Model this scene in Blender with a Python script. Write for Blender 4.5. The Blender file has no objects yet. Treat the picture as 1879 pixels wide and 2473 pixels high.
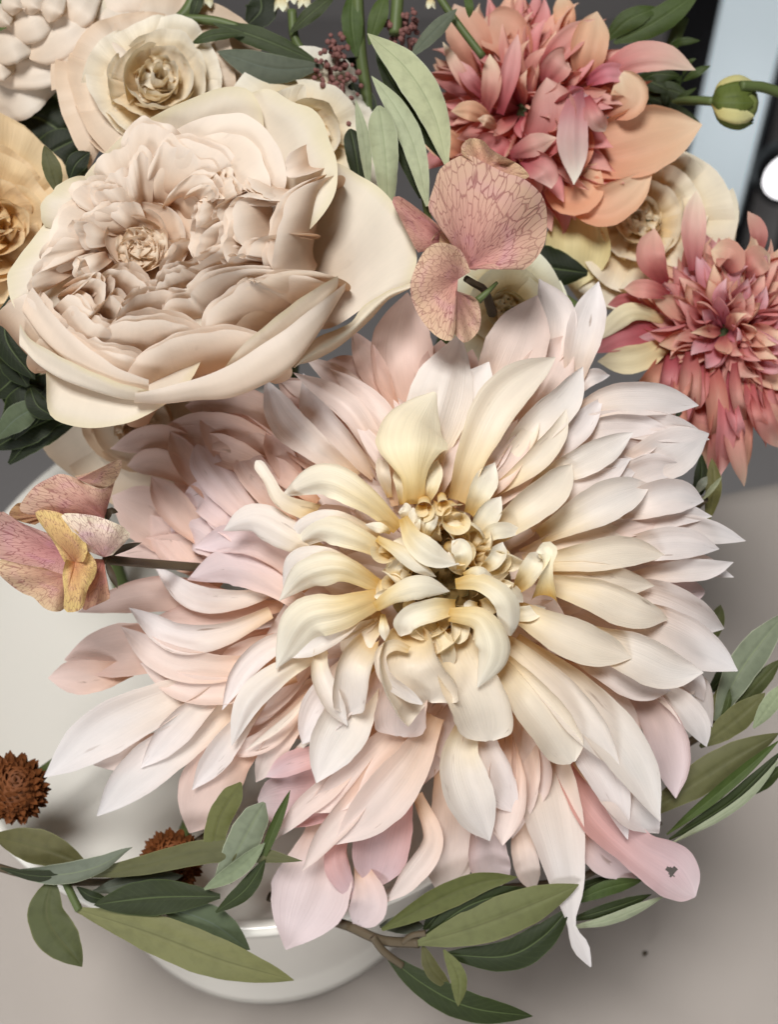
import bpy, math, random
import numpy as np
from mathutils import Vector, Matrix

# ------------------------------------------------------------------ camera, world, light
W, HH = 1879.0, 2473.0            # size of the photograph that the measures below were taken in
VF, PITCH, CAMH, D0 = 50.0, 46.0, 0.42, 0.29
sc = bpy.context.scene
cd = bpy.data.cameras.new('camera'); cam = bpy.data.objects.new('camera', cd)
sc.collection.objects.link(cam); sc.camera = cam
cam.location = (0, 0, CAMH); cam.rotation_euler = (math.radians(90 - PITCH), 0, 0)
cd.sensor_fit = 'VERTICAL'; cd.sensor_height = 24.0; cd.angle = math.radians(VF)
cd.clip_start = 0.01; cd.clip_end = 60
cd.dof.use_dof = True; cd.dof.focus_distance = 0.285; cd.dof.aperture_fstop = 8.0

TANV = math.tan(math.radians(VF / 2)); PA = math.radians(PITCH)
U = 2 * D0 * TANV / HH            # metres per photograph pixel at the flower's distance
FW = np.array([0, math.cos(PA), -math.sin(PA)]); UP = np.array([0, math.sin(PA), math.cos(PA)]); RT = np.array([1., 0, 0])
CP = np.array([0, 0, CAMH])
def P(a):
    """measured point (x, y across the photo, z = nearness in the same unit) -> metres in the room"""
    a = np.asarray(a, float)
    d = (D0 - a[..., 2] * U)[..., None]
    tx = ((a[..., 0] - W / 2) / (HH / 2) * TANV)[..., None]; ty = ((HH / 2 - a[..., 1]) / (HH / 2) * TANV)[..., None]
    return CP + d * (FW + RT * tx + UP * ty)

wd = bpy.data.worlds.new('World'); sc.world = wd; wd.use_nodes = True
wd.node_tree.nodes['Background'].inputs[0].default_value = (1.0, 0.96, 0.92, 1)
wd.node_tree.nodes['Background'].inputs[1].default_value = 0.045
def area_light(name, at, target, size, power, col):
    l = bpy.data.lights.new(name, 'AREA'); l.shape = 'RECTANGLE'; l.size = size[0]; l.size_y = size[1]; l.energy = power; l.color = col
    o = bpy.data.objects.new(name, l); sc.collection.objects.link(o); o.location = at
    o.rotation_euler = (Vector(target) - Vector(at)).to_track_quat('-Z', 'Y').to_euler()
    return o
tgt = P((1000, 1300, 0))
ld = -RT * 0.16 + UP * 0.52 - FW * 0.92; ld /= np.linalg.norm(ld)
area_light('window_light', tuple(tgt + ld * 1.3), tuple(tgt), (0.42, 0.42), 19.0, (1.0, 0.985, 0.965))
l2 = -RT * 0.45 - UP * 0.62 - FW * 0.80; l2 /= np.linalg.norm(l2)       # added low fill from behind the viewer, brightens the bowl foot
area_light('low_fill_light', tuple(tgt + l2 * 1.3), tuple(tgt), (0.45, 0.45), 7.5, (0.96, 0.98, 1.0))
sc.view_settings.view_transform = 'Standard'; sc.view_settings.look = 'None'
sc.view_settings.exposure = 0.0; sc.view_settings.gamma = 1.0
sc.cycles.use_denoising = True
sc.cycles.max_bounces = 10; sc.cycles.transmission_bounces = 8; sc.cycles.diffuse_bounces = 6

# ------------------------------------------------------------------ materials
MATS = {}
class NB:
    def __init__(s, name):
        s.m = bpy.data.materials.new(name); s.m.use_nodes = True; s.t = s.m.node_tree; s.t.nodes.clear()
    def n(s, typ, **kw):
        o = s.t.nodes.new('ShaderNode' + typ)
        for k, v in kw.items():
            if k.startswith('i_'):
                key = k[2:]; o.inputs[int(key) if key.isdigit() else key.replace('_', ' ')].default_value = v
            else: setattr(o, k, v)
        return o
    def l(s, a, b): s.t.links.new(a, b)
    def ramp(s, stops, fac=None, interp='LINEAR'):
        r = s.n('ValToRGB'); e = r.color_ramp; e.interpolation = interp
        while len(e.elements) > 1: e.elements.remove(e.elements[-1])
        e.elements[0].position = stops[0][0]; e.elements[0].color = (*stops[0][1], 1)
        for p, c in stops[1:]:
            q = e.elements.new(p); q.color = (*c, 1)
        if fac is not None: s.l(fac, r.inputs[0])
        return r
    def mix(s, a, b, fac, typ='MIX'):
        m = s.n('Mix', data_type='RGBA', blend_type=typ)
        for sock, v in ((m.inputs[6], a), (m.inputs[7], b), (m.inputs[0], fac)):
            if hasattr(v, 'is_linked') or hasattr(v, 'links'): s.l(v, sock)
            else: sock.default_value = (*v, 1) if isinstance(v, tuple) else v
        return m.outputs[2]
    def math(s, op, a, b=None, c=None, clamp=False):
        m = s.n('Math', operation=op, use_clamp=clamp)
        for i, v in enumerate((a, b, c)):
            if v is None: continue
            if hasattr(v, 'links'): s.l(v, m.inputs[i])
            else: m.inputs[i].default_value = v
        return m.outputs[0]

def petal_mat(name, stops, trans=0.32, rough=0.5, streak=0.10, specks=0.35, tcol=(1.0, 0.80, 0.66), bump=0.30, edge=None, spec=0.25, mottle=0.08):
    b = NB(name)
    uv = b.n('UVMap'); sep = b.n('SeparateXYZ'); b.l(uv.outputs[0], sep.inputs[0])
    oi = b.n('ObjectInfo')
    off = b.n('CombineXYZ'); b.l(b.math('MULTIPLY', oi.outputs['Random'], 37.0), off.inputs[2])
    def noise(sx, sy, scale, detail=3.0):
        mp = b.n('VectorMath', operation='MULTIPLY'); b.l(uv.outputs[0], mp.inputs[0]); mp.inputs[1].default_value = (sx, sy, 1)
        ad = b.n('VectorMath', operation='ADD'); b.l(mp.outputs[0], ad.inputs[0]); b.l(off.outputs[0], ad.inputs[1])
        nz = b.n('TexNoise', i_Scale=scale, i_Detail=detail); b.l(ad.outputs[0], nz.inputs['Vector']); return nz.outputs[0]
    st = noise(44, 1.6, 1.0, 4.0)                                    # fine veins running along the petal
    wob = noise(2.2, 2.2, 1.0)
    v = b.math('ADD', sep.outputs[1], b.math('MULTIPLY', b.math('SUBTRACT', wob, 0.5), 0.28))
    rp = b.ramp(stops, v)
    col = b.mix(rp.outputs[0], oi.outputs['Color'], 1.0, 'MULTIPLY')
    sv = b.math('MULTIPLY_ADD', b.math('SUBTRACT', st, 0.5), streak * 2.2, 1.0)
    mv = b.math('MULTIPLY_ADD', b.math('SUBTRACT', noise(5, 5, 1.0), 0.5), mottle * 2, 1.0)
    g = b.n('CombineColor'); k = b.math('MULTIPLY', sv, mv)
    for i in range(3): b.l(k, g.inputs[i])
    col = b.mix(col, g.outputs[0], 1.0, 'MULTIPLY')
    if edge:
        ex = b.math('ABSOLUTE', b.math('MULTIPLY_ADD', sep.outputs[0], 2.0, -1.0))
        em = b.math('MAXIMUM', ex, b.math('MULTIPLY_ADD', sep.outputs[1], 1.0, 0.0))
        ef = b.math('MULTIPLY', b.math('SUBTRACT', em, edge[1], clamp=True), edge[2], clamp=True)
        col = b.mix(col, edge[0], ef)
    if specks > 0:                                              # bruises and brown scratches on the petals
        a = noise(7, 3.6, 1.0, 6.0); c2 = noise(2.3, 2.3, 1.0, 1.0)
        f = b.math('MULTIPLY', b.math('MULTIPLY', b.math('SUBTRACT', a, 0.64, clamp=True), 16.0, clamp=True),
                   b.math('MULTIPLY', b.math('SUBTRACT', c2, 0.52, clamp=True), 9.0, clamp=True))
        col = b.mix(col, (0.23, 0.12, 0.06), b.math('MULTIPLY', f, specks))
    bm = b.n('Bump', i_Strength=bump, i_Distance=0.0006); b.l(st, bm.inputs['Height'])
    pr = b.n('BsdfPrincipled', i_Roughness=rough); pr.inputs['Specular IOR Level'].default_value = spec
    b.l(col, pr.inputs['Base Color']); b.l(bm.outputs[0], pr.inputs['Normal'])
    tr = b.n('BsdfTranslucent'); b.l(b.mix(col, tcol, 1.0, 'MULTIPLY'), tr.inputs[0])
    ms = b.n('MixShader'); ms.inputs[0].default_value = trans
    b.l(pr.outputs[0], ms.inputs[1]); b.l(tr.outputs[0], ms.inputs[2])
    o = b.n('OutputMaterial'); b.l(ms.outputs[0], o.inputs[0]); MATS[name] = b.m; return b.m

petal_mat('blush_petal', [(0.0, (0.78, 0.58, 0.38)), (0.22, (0.84, 0.71, 0.60)), (0.55, (0.87, 0.80, 0.76)), (1.0, (0.89, 0.855, 0.85))], trans=0.25, rough=0.42, spec=0.3, streak=0.05, specks=0.6, tcol=(1.0, 0.80, 0.70))
petal_mat('mid_petal', [(0.0, (0.72, 0.52, 0.25)), (0.18, (0.84, 0.73, 0.53)), (0.45, (0.87, 0.805, 0.72)), (1.0, (0.885, 0.855, 0.83))], trans=0.25, rough=0.42, spec=0.3, streak=0.05, specks=0.45, tcol=(1.0, 0.82, 0.66))
petal_mat('cream_petal', [(0.0, (0.60, 0.38, 0.11)), (0.2, (0.82, 0.66, 0.36)), (0.5, (0.88, 0.81, 0.63)), (1.0, (0.89, 0.86, 0.77))], specks=0.1, trans=0.20, tcol=(1.0, 0.88, 0.68))
petal_mat('pink_petal', [(0.0, (0.74, 0.40, 0.33)), (0.4, (0.76, 0.47, 0.44)), (0.8, (0.80, 0.60, 0.62)), (1.0, (0.84, 0.72, 0.74))], tcol=(1.0, 0.7, 0.66))
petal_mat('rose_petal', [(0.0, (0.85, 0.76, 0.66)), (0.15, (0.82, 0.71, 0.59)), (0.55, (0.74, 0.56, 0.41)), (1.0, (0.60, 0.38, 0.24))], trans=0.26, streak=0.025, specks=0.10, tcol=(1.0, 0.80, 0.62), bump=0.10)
petal_mat('rose_outer_petal', [(0.0, (0.74, 0.67, 0.48)), (0.10, (0.79, 0.72, 0.60)), (0.5, (0.78, 0.69, 0.58)), (1.0, (0.70, 0.55, 0.41))], trans=0.26, streak=0.03, specks=0.12, tcol=(1.0, 0.84, 0.66), bump=0.12)
petal_mat('ivory_petal', [(0.0, (0.52, 0.32, 0.12)), (0.3, (0.74, 0.57, 0.33)), (0.75, (0.84, 0.77, 0.62)), (1.0, (0.84, 0.79, 0.68))], trans=0.25, streak=0.04, specks=0.0, tcol=(1.0, 0.85, 0.6))
petal_mat('salmon_petal', [(0.0, (0.32, 0.05, 0.06)), (0.3, (0.58, 0.18, 0.17)), (0.7, (0.74, 0.38, 0.32)), (1.0, (0.82, 0.55, 0.44))], trans=0.34, streak=0.05, specks=0.0, tcol=(1.0, 0.55, 0.40))
petal_mat('apricot_petal', [(0.0, (0.60, 0.20, 0.13)), (0.35, (0.74, 0.38, 0.24)), (0.75, (0.80, 0.53, 0.35)), (1.0, (0.83, 0.64, 0.45))], trans=0.34, streak=0.05, specks=0.0, tcol=(1.0, 0.66, 0.42))
petal_mat('yellow_petal', [(0.0, (0.66, 0.42, 0.16)), (0.25, (0.76, 0.64, 0.30)), (1.0, (0.80, 0.73, 0.44))], trans=0.25, streak=0.10, specks=0.0, tcol=(1.0, 0.9, 0.6))

def vein_mat(name, base, tip, vein, blotch):
    b = NB(name); uv = b.n('UVMap'); sep = b.n('SeparateXYZ'); b.l(uv.outputs[0], sep.inputs[0])
    oi = b.n('ObjectInfo')
    sx = b.n('VectorMath', operation='MULTIPLY'); b.l(uv.outputs[0], sx.inputs[0]); sx.inputs[1].default_value = (44, 6.0, 1)
    of = b.n('CombineXYZ'); b.l(b.math('MULTIPLY', oi.outputs['Random'], 31.0), of.inputs[0])
    ad = b.n('VectorMath', operation='ADD'); b.l(sx.outputs[0], ad.inputs[0]); b.l(of.outputs[0], ad.inputs[1])
    nz = b.n('TexNoise', i_Scale=0.8, i_Detail=2.0); b.l(ad.outputs[0], nz.inputs['Vector'])
    wv = b.n('VectorMath', operation='MULTIPLY_ADD'); b.l(nz.outputs['Color'], wv.inputs[0]); wv.inputs[1].default_value = (0.9, 0.5, 0); b.l(ad.outputs[0], wv.inputs[2])
    vo = b.n('TexVoronoi', feature='DISTANCE_TO_EDGE', i_Scale=1.0); b.l(wv.outputs[0], vo.inputs['Vector'])
    vf = b.math('SUBTRACT', 1.0, b.math('MULTIPLY', vo.outputs['Distance'], 14.0, clamp=True), clamp=True)
    rp = b.ramp([(0.0, base), (0.55, tuple(0.5 * (p + q) for p, q in zip(base, tip))), (1.0, tip)], sep.outputs[1])
    n2 = b.n('TexNoise', i_Scale=3.0, i_Detail=2.0); b.l(uv.outputs[0], n2.inputs['Vector'])
    bl = b.math('MULTIPLY', b.math('SUBTRACT', n2.outputs[0], 0.5, clamp=True), 4.0, clamp=True)
    col = b.mix(b.mix(rp.outputs[0], blotch, b.math('MULTIPLY', bl, 0.6)), oi.outputs['Color'], 1.0, 'MULTIPLY')
    col = b.mix(col, vein, b.math('MULTIPLY', b.math('MULTIPLY', vf, 0.85), b.math('MULTIPLY_ADD', n2.outputs[0], 1.3, 0.1)))
    bm = b.n('Bump', i_Strength=0.35, i_Distance=0.0006, invert=True); b.l(vf, bm.inputs['Height'])
    pr = b.n('BsdfPrincipled', i_Roughness=0.6); pr.inputs['Specular IOR Level'].default_value = 0.2
    b.l(col, pr.inputs['Base Color']); b.l(bm.outputs[0], pr.inputs['Normal'])
    tr = b.n('BsdfTranslucent'); b.l(col, tr.inputs[0]); ms = b.n('MixShader'); ms.inputs[0].default_value = 0.28
    b.l(pr.outputs[0], ms.inputs[1]); b.l(tr.outputs[0], ms.inputs[2])
    o = b.n('OutputMaterial'); b.l(ms.outputs[0], o.inputs[0]); MATS[name] = b.m
vein_mat('veined_petal', (0.60, 0.27, 0.25), (0.68, 0.46, 0.33), (0.25, 0.06, 0.07), (0.62, 0.30, 0.36))

def leaf_mat(name, col, rib, rough=0.5, spec=0.22):
    b = NB(name); uv = b.n('UVMap'); sep = b.n('SeparateXYZ'); b.l(uv.outputs[0], sep.inputs[0]); oi = b.n('ObjectInfo')
    mp = b.n('VectorMath', operation='MULTIPLY'); b.l(uv.outputs[0], mp.inputs[0]); mp.inputs[1].default_value = (3, 14, 1)
    of = b.n('CombineXYZ'); b.l(b.math('MULTIPLY', oi.outputs['Random'], 31.0), of.inputs[2])
    ad = b.n('VectorMath', operation='ADD'); b.l(mp.outputs[0], ad.inputs[0]); b.l(of.outputs[0], ad.inputs[1])
    nz = b.n('TexNoise', i_Scale=1.0, i_Detail=5.0); b.l(ad.outputs[0], nz.inputs['Vector'])
    fine = b.n('TexNoise', i_Scale=22.0, i_Detail=2.0); b.l(ad.outputs[0], fine.inputs['Vector'])
    c = b.mix(col, tuple(x * 0.62 for x in col), b.math('MULTIPLY', b.math('SUBTRACT', nz.outputs[0], 0.45, clamp=True), 1.6, clamp=True))
    c = b.mix(c, oi.outputs['Color'], 1.0, 'MULTIPLY')
    ex = b.math('ABSOLUTE', b.math('MULTIPLY_ADD', sep.outputs[0], 2.0, -1.0))
    sv = b.math('SINE', b.math('MULTIPLY', b.math('SUBTRACT', sep.outputs[1], b.math('MULTIPLY', ex, 0.16)), 95.0))
    c = b.mix(c, rib, b.math('MULTIPLY', b.math('SUBTRACT', sv, 0.72, clamp=True), 0.22))
    rf = b.math('SUBTRACT', 1.0, b.math('MULTIPLY', ex, 16.0, clamp=True), clamp=True)
    c = b.mix(c, rib, b.math('MULTIPLY', rf, 0.7))
    ef = b.math('MULTIPLY', b.math('SUBTRACT', ex, 0.92, clamp=True), 9.0, clamp=True)
    c = b.mix(c, tuple(min(1, x * 1.9) for x in col), ef)
    bm = b.n('Bump', i_Strength=0.2, i_Distance=0.0004); b.l(fine.outputs[0], bm.inputs['Height'])
    pr = b.n('BsdfPrincipled', i_Roughness=rough); pr.inputs['Specular IOR Level'].default_value = spec
    b.l(c, pr.inputs['Base Color']); b.l(bm.outputs[0], pr.inputs['Normal'])
    tr = b.n('BsdfTranslucent'); b.l(b.mix(c, (0.85, 1.0, 0.35), 1.0, 'MULTIPLY'), tr.inputs[0]); ms = b.n('MixShader'); ms.inputs[0].default_value = 0.12
    b.l(pr.outputs[0], ms.inputs[1]); b.l(tr.outputs[0], ms.inputs[2])
    o = b.n('OutputMaterial'); b.l(ms.outputs[0], o.inputs[0]); MATS[name] = b.m
leaf_mat('olive_leaf', (0.108, 0.108, 0.046), (0.10, 0.10, 0.04))
leaf_mat('silver_leaf', (0.265, 0.28, 0.205), (0.22, 0.26, 0.14), rough=0.6)
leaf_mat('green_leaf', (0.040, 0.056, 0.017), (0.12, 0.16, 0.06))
leaf_mat('grey_leaf', (0.095, 0.11, 0.075), (0.12, 0.15, 0.12), rough=0.6)

def plain_mat(name, col, rough=0.5, spec=0.3, var=0.25, scale=60.0, bump=0.2, emit=None):
    b = NB(name); tc = b.n('TexCoord'); nz = b.n('TexNoise', i_Scale=scale, i_Detail=4.0); b.l(tc.outputs['Object'], nz.inputs['Vector'])
    c = b.mix(tuple(x * (1 - var) for x in col), tuple(min(1, x * (1 + var)) for x in col), nz.outputs[0])
    bm = b.n('Bump', i_Strength=bump, i_Distance=0.001); b.l(nz.outputs[0], bm.inputs['Height'])
    pr = b.n('BsdfPrincipled', i_Roughness=rough); pr.inputs['Specular IOR Level'].default_value = spec
    b.l(c, pr.inputs['Base Color']); b.l(bm.outputs[0], pr.inputs['Normal'])
    if emit: pr.inputs['Emission Color'].default_value = (*emit[0], 1); pr.inputs['Emission Strength'].default_value = emit[1]
    o = b.n('OutputMaterial'); b.l(pr.outputs[0], o.inputs[0]); MATS[name] = b.m
plain_mat('stem_green', (0.09, 0.12, 0.04), 0.5)
plain_mat('stem_brown', (0.10, 0.075, 0.045), 0.6)
plain_mat('dark_sepal', (0.05, 0.035, 0.02), 0.6)
plain_mat('bud_green', (0.22, 0.26, 0.08), 0.5)
plain_mat('dahlia_centre', (0.17, 0.105, 0.03), 0.6, var=0.6, scale=700)
plain_mat('floret_green', (0.20, 0.17, 0.07), 0.5, var=0.4, scale=300)
plain_mat('rust_floret', (0.17, 0.055, 0.015), 0.65, var=0.5, scale=400)
plain_mat('mauve_bead', (0.20, 0.09, 0.08), 0.6)
plain_mat('black_frame', (0.012, 0.012, 0.014), 0.35)
plain_mat('blue_panel', (0.70, 0.78, 0.82), 0.4, var=0.03, scale=3, bump=0.0, emit=((0.78, 0.90, 0.96), 0.38))  # faint emission added to lift the framed panel, which is no light source
plain_mat('white_panel', (0.85, 0.86, 0.88), 0.4, var=0.02, scale=3, bump=0.0)
plain_mat('grey_wall', (0.46, 0.44, 0.44), 0.8, var=0.1, scale=3)
def ceramic():
    b = NB('white_ceramic'); pr = b.n('BsdfPrincipled', i_Roughness=0.22); pr.inputs['Base Color'].default_value = (0.87, 0.845, 0.78, 1)
    pr.inputs['Coat Weight'].default_value = 0.3; pr.inputs['Coat Roughness'].default_value = 0.12
    tc = b.n('TexCoord'); nz = b.n('TexNoise', i_Scale=22.0, i_Detail=2.0); b.l(tc.outputs['Object'], nz.inputs['Vector'])
    bm = b.n('Bump', i_Strength=0.06, i_Distance=0.002); b.l(nz.outputs[0], bm.inputs['Height']); b.l(bm.outputs[0], pr.inputs['Normal'])
    o = b.n('OutputMaterial'); b.l(pr.outputs[0], o.inputs[0]); MATS['white_ceramic'] = b.m
ceramic()
def cloth():
    b = NB('taupe_cloth'); tc = b.n('TexCoord')
    w1 = b.n('TexWave', i_Scale=700.0, i_Distortion=0.6, bands_direction='X'); w2 = b.n('TexWave', i_Scale=700.0, i_Distortion=0.6, bands_direction='Y')
    nz = b.n('TexNoise', i_Scale=14.0, i_Detail=4.0)
    for q in (w1, w2, nz): b.l(tc.outputs['Object'], q.inputs['Vector'])
    h = b.math('ADD', w1.outputs['Fac'], w2.outputs['Fac'])
    c = b.mix((0.44, 0.395, 0.36), (0.51, 0.46, 0.42), nz.outputs[0])
    c = b.mix(c, (0.40, 0.355, 0.32), b.math('MULTIPLY', h, 0.18))
    bm = b.n('Bump', i_Strength=0.35, i_Distance=0.0003); b.l(h, bm.inputs['Height'])
    pr = b.n('BsdfPrincipled', i_Roughness=0.85); pr.inputs['Specular IOR Level'].default_value = 0.15; pr.inputs['Sheen Weight'].default_value = 0.1
    b.l(c, pr.inputs['Base Color']); b.l(bm.outputs[0], pr.inputs['Normal'])
    o = b.n('OutputMaterial'); b.l(pr.outputs[0], o.inputs[0]); MATS['taupe_cloth'] = b.m
cloth()

# ------------------------------------------------------------------ object helpers
COL = sc.collection
def tag(o, label=None, cat=None, group=None, kind=None):
    for k, v in (('label', label), ('category', cat), ('group', group), ('kind', kind)):
        if v: o[k] = v
    return o
def thing(name, at, label, cat, group=None):
    o = bpy.data.objects.new(name, None); COL.objects.link(o); o.location = tuple(at); o.empty_display_size = 0.01
    tag(o, label, cat, group); return o
def link(name, verts, faces, uv, mat, parent, tint=None, smooth=True):
    me = bpy.data.meshes.new(name); me.from_pydata([tuple(map(float, v)) for v in verts], [], faces)
    if uv is not None:
        lay = me.uv_layers.new(name='UVMap'); idx = np.empty(len(me.loops), np.int32); me.loops.foreach_get('vertex_index', idx)
        lay.data.foreach_set('uv', np.asarray(uv, np.float32)[idx].ravel())
    if smooth: me.polygons.foreach_set('use_smooth', [True] * len(me.polygons))
    me.materials.append(MATS[mat]); me.update()
    o = bpy.data.objects.new(name, me); COL.objects.link(o)
    if parent is not None:
        o.parent = parent; o.matrix_parent_inverse = Matrix.Translation(-parent.location) if parent.parent is None else Matrix()
    o.color = (*(tint or (1, 1, 1)), 1); return o
def sheet(name, G, mat, parent, tint=None, drop=None, world=False):
    """G: rows x columns x 3 in measured units -> one sheet; drop: faces left out (holes)"""
    nv, nu = G.shape[:2]; V = (G if world else P(G)).reshape(-1, 3)
    f = [(i * nu + j, i * nu + j + 1, (i + 1) * nu + j + 1, (i + 1) * nu + j) for i in range(nv - 1) for j in range(nu - 1) if not (drop and (i, j) in drop)]
    uv = np.stack(np.meshgrid(np.linspace(0, 1, nu), np.linspace(0, 1, nv)), -1).reshape(-1, 2)
    return link(name, V, f, uv, mat, parent, tint)
def spline(pts, n):
    """Catmull-Rom through pts (k x dims), n samples even in length"""
    p = np.asarray(pts, float)
    if len(p) == 2: p = np.array([p[0], (p[0] + p[1]) / 2, p[1]])
    q = np.vstack([2 * p[0] - p[1], p, 2 * p[-1] - p[-2]]); out = []
    for i in range(1, len(q) - 2):
        t = np.linspace(0, 1, 24, endpoint=False)[:, None]; a, b_, c, d = q[i - 1], q[i], q[i + 1], q[i + 2]
        out.append(0.5 * (2 * b_ + (c - a) * t + (2 * a - 5 * b_ + 4 * c - d) * t ** 2 + (3 * b_ - a - 3 * c + d) * t ** 3))
    o = np.vstack(out + [p[-1:]]); L = np.r_[0, np.cumsum(np.linalg.norm(np.diff(o[:, :3], axis=0), axis=1))]
    s = np.linspace(0, L[-1], n); return np.stack([np.interp(s, L, o[:, k]) for k in range(o.shape[1])], 1)
def unit(a): return a / np.maximum(np.linalg.norm(a, axis=-1, keepdims=True), 1e-9)
PROF = {'d': [(0, .38), (.2, .62), (.42, .92), (.58, 1), (.74, .84), (.87, .50), (.95, .20), (1, .02)],
        'r': [(0, .40), (.25, .72), (.5, .96), (.68, 1), (.84, .90), (.94, .62), (1, .12)],
        'l': [(0, .10), (.15, .52), (.35, .88), (.55, 1), (.72, .86), (.88, .48), (.96, .2), (1, .02)],
        's': [(0, .55), (.3, .9), (.6, 1), (.85, .85), (1, .1)]}
RNG = np.random.default_rng(7)
def petal(parent, pts, w, cup=30, mat='blush_petal', tint=None, shape='d', roll=0, hint=(0, 0, 1), nu=13, nv=22, groove=0.035, ruf=0.03,
          cup2=None, name='petal', hole=None, ec=(0, 0), tipc=0.0, chan=0.0, fold=0.0, crease=0.0, twist=0.0, skew=0.0, wob=1.0):
    """pts: centre line (x, y, z[, half width]); w: half width as seen; cup: degrees, + hollow side up; twist: degrees along the length"""
    p = np.asarray(pts, float); c = spline(p, nv); v = np.linspace(0, 1, nv); C = c[:, :3]
    if c.shape[1] > 3: hw = np.maximum(c[:, 3], 0.6)
    else: hw = w * np.interp(v, *zip(*PROF[shape]))
    k = np.array([.25, .5, .25]); hw2 = np.convolve(np.r_[hw[0], hw, hw[-1]], k, 'valid'); hw = np.r_[hw2[:-1], hw[-1]]
    ph = RNG.uniform(0, 6.28, 6); hw = hw * (1 + wob * 0.035 * np.sin(v * 9 + ph[0]) * (1 - v))
    T = unit(np.gradient(C, axis=0)); N = np.broadcast_to(np.asarray(hint, float), T.shape); N = unit(N - (N * T).sum(1, keepdims=True) * T); S = np.cross(T, N)
    ang = np.radians(roll + twist * (v - 0.3))[:, None]; N, S = N * np.cos(ang) + S * np.sin(ang), S * np.cos(ang) - N * np.sin(ang)
    cu = np.radians(np.interp(v, [0, 1], [cup, cup if cup2 is None else cup2])); cu = np.where(np.abs(cu) < 0.05, 0.05, cu)
    s = np.linspace(-1, 1, nu)
    cu = cu + np.radians(chan) * np.clip(1 - v / 0.4, 0, 1) ** 1.5
    ecv = np.radians(np.where(s < 0, ec[0], ec[1]))[None] * np.interp(v, [0, .25, .8, 1], [.2, 1, 1, .3])[:, None]
    a = s[None] * cu[:, None] / 2 + np.sign(s)[None] * ecv * np.clip((np.abs(s)[None] - 0.55) / 0.45, 0, 1) ** 1.6
    h_ = nu // 2; ds = s[1] - s[0]
    def integ(q):
        mid = 0.5 * (q[:, 1:] + q[:, :-1]) * ds; out = np.zeros_like(q); out[:, 1:] = np.cumsum(mid, 1); return out - out[:, h_:h_ + 1]
    lat, lift = integ(np.cos(a)), integ(np.sin(a)); sc_ = hw[:, None] / np.maximum(np.abs(lat).max(1, keepdims=True), 0.25); lat = lat * sc_; lift = lift * sc_
    if tipc: C = C + N * (tipc * w * np.clip((v - 0.72) / 0.28, 0, 1) ** 2)[:, None]
    env = np.sin(np.pi * np.clip(v, 0, 1))[:, None] ** 0.6
    lift = lift + groove * hw[:, None] * env * np.cos(s[None] * (7.2 + wob * np.sin(ph[4])) + 0.9 * np.sin(ph[1]))
    lift = lift + ruf * w * env * np.abs(s[None]) ** 3 * np.sin(v[:, None] * (8 + 3 * np.sin(ph[2])) + ph[3] + np.sign(s[None]) * 1.3)
    if fold: lift = lift + fold * hw[:, None] * (np.sqrt(s[None] ** 2 + 0.02) - 0.14) * np.interp(v, [0, .15, .7, 1], [.3, 1, 1, .6])[:, None]
    if crease: lift = lift - crease * hw[:, None] * np.exp(-(s[None] / 0.10) ** 2)
    if wob: lat = lat * (1 + 0.014 * wob * np.abs(s[None]) ** 2 * (np.sin(v[:, None] * 23 + ph[5] + np.sign(s[None]) * 2) + 0.7 * np.sin(v[:, None] * 51 + ph[1] * 3 + np.sign(s[None]))))
    G = C[:, None] + S[:, None] * (lat + skew * hw[:, None] * (1 - s[None] ** 2))[..., None] + N[:, None] * lift[..., None]
    drop = None
    if hole:
        drop = {(i, j) for i in range(nv) for j in range(nu) if ((i / nv - hole[0]) / hole[2]) ** 2 + ((j / nu - hole[1]) / hole[3]) ** 2 < 1 + 0.45 * math.sin(3 * math.atan2((i / nv - hole[0]) / hole[2], (j / nu - hole[1]) / hole[3]) + 0.6)}
    return sheet(name, G, mat, parent, tint, drop)
def fan(parent, base, outline, mat, tint=None, nu=26, nv=14, bulge=20, ruf=6, name='petal', rip=9):
    """a petal spread from its claw (base) to a measured outline of (x, y, z)"""
    E = spline(outline, nu); b0 = np.asarray(base, float); t = np.linspace(0, 1, nv)[:, None, None]
    G = b0 + (E[None] - b0) * t
    ph = RNG.uniform(0, 6.28)
    s = np.linspace(0, 1, nu)[None]
    G[..., 2] += bulge * np.sin(np.pi * t[..., 0]) * np.sin(np.pi * s) + ruf * t[..., 0] ** 2 * np.sin(s * rip * 3.1 + ph)
    return sheet(name, G, mat, parent, tint)
def tube(name, pts, r, mat, parent, n=9, k=18, world=False, r2=None):
    c = spline(pts, k)[:, :3]; c = c if world else P(c)
    T = unit(np.gradient(c, axis=0)); ref = np.array([0.31, 0.2, 0.93]); A = unit(np.cross(T, ref)); B = np.cross(T, A)
    rr = np.linspace(r, r if r2 is None else r2, k)[:, None, None]; th = np.linspace(0, 2 * math.pi, n)
    G = c[:, None] + rr * (A[:, None] * np.cos(th)[None, :, None] + B[:, None] * np.sin(th)[None, :, None])
    nv, nu = G.shape[:2]; V = G.reshape(-1, 3).tolist()
    f = [(i * nu + j, i * nu + j + 1, (i + 1) * nu + j + 1, (i + 1) * nu + j) for i in range(nv - 1) for j in range(nu - 1)]
    f += [tuple(range(nu - 2, -1, -1)), tuple((nv - 1) * nu + j for j in range(nu - 1))]
    return link(name, V, f, None, mat, parent)
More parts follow.
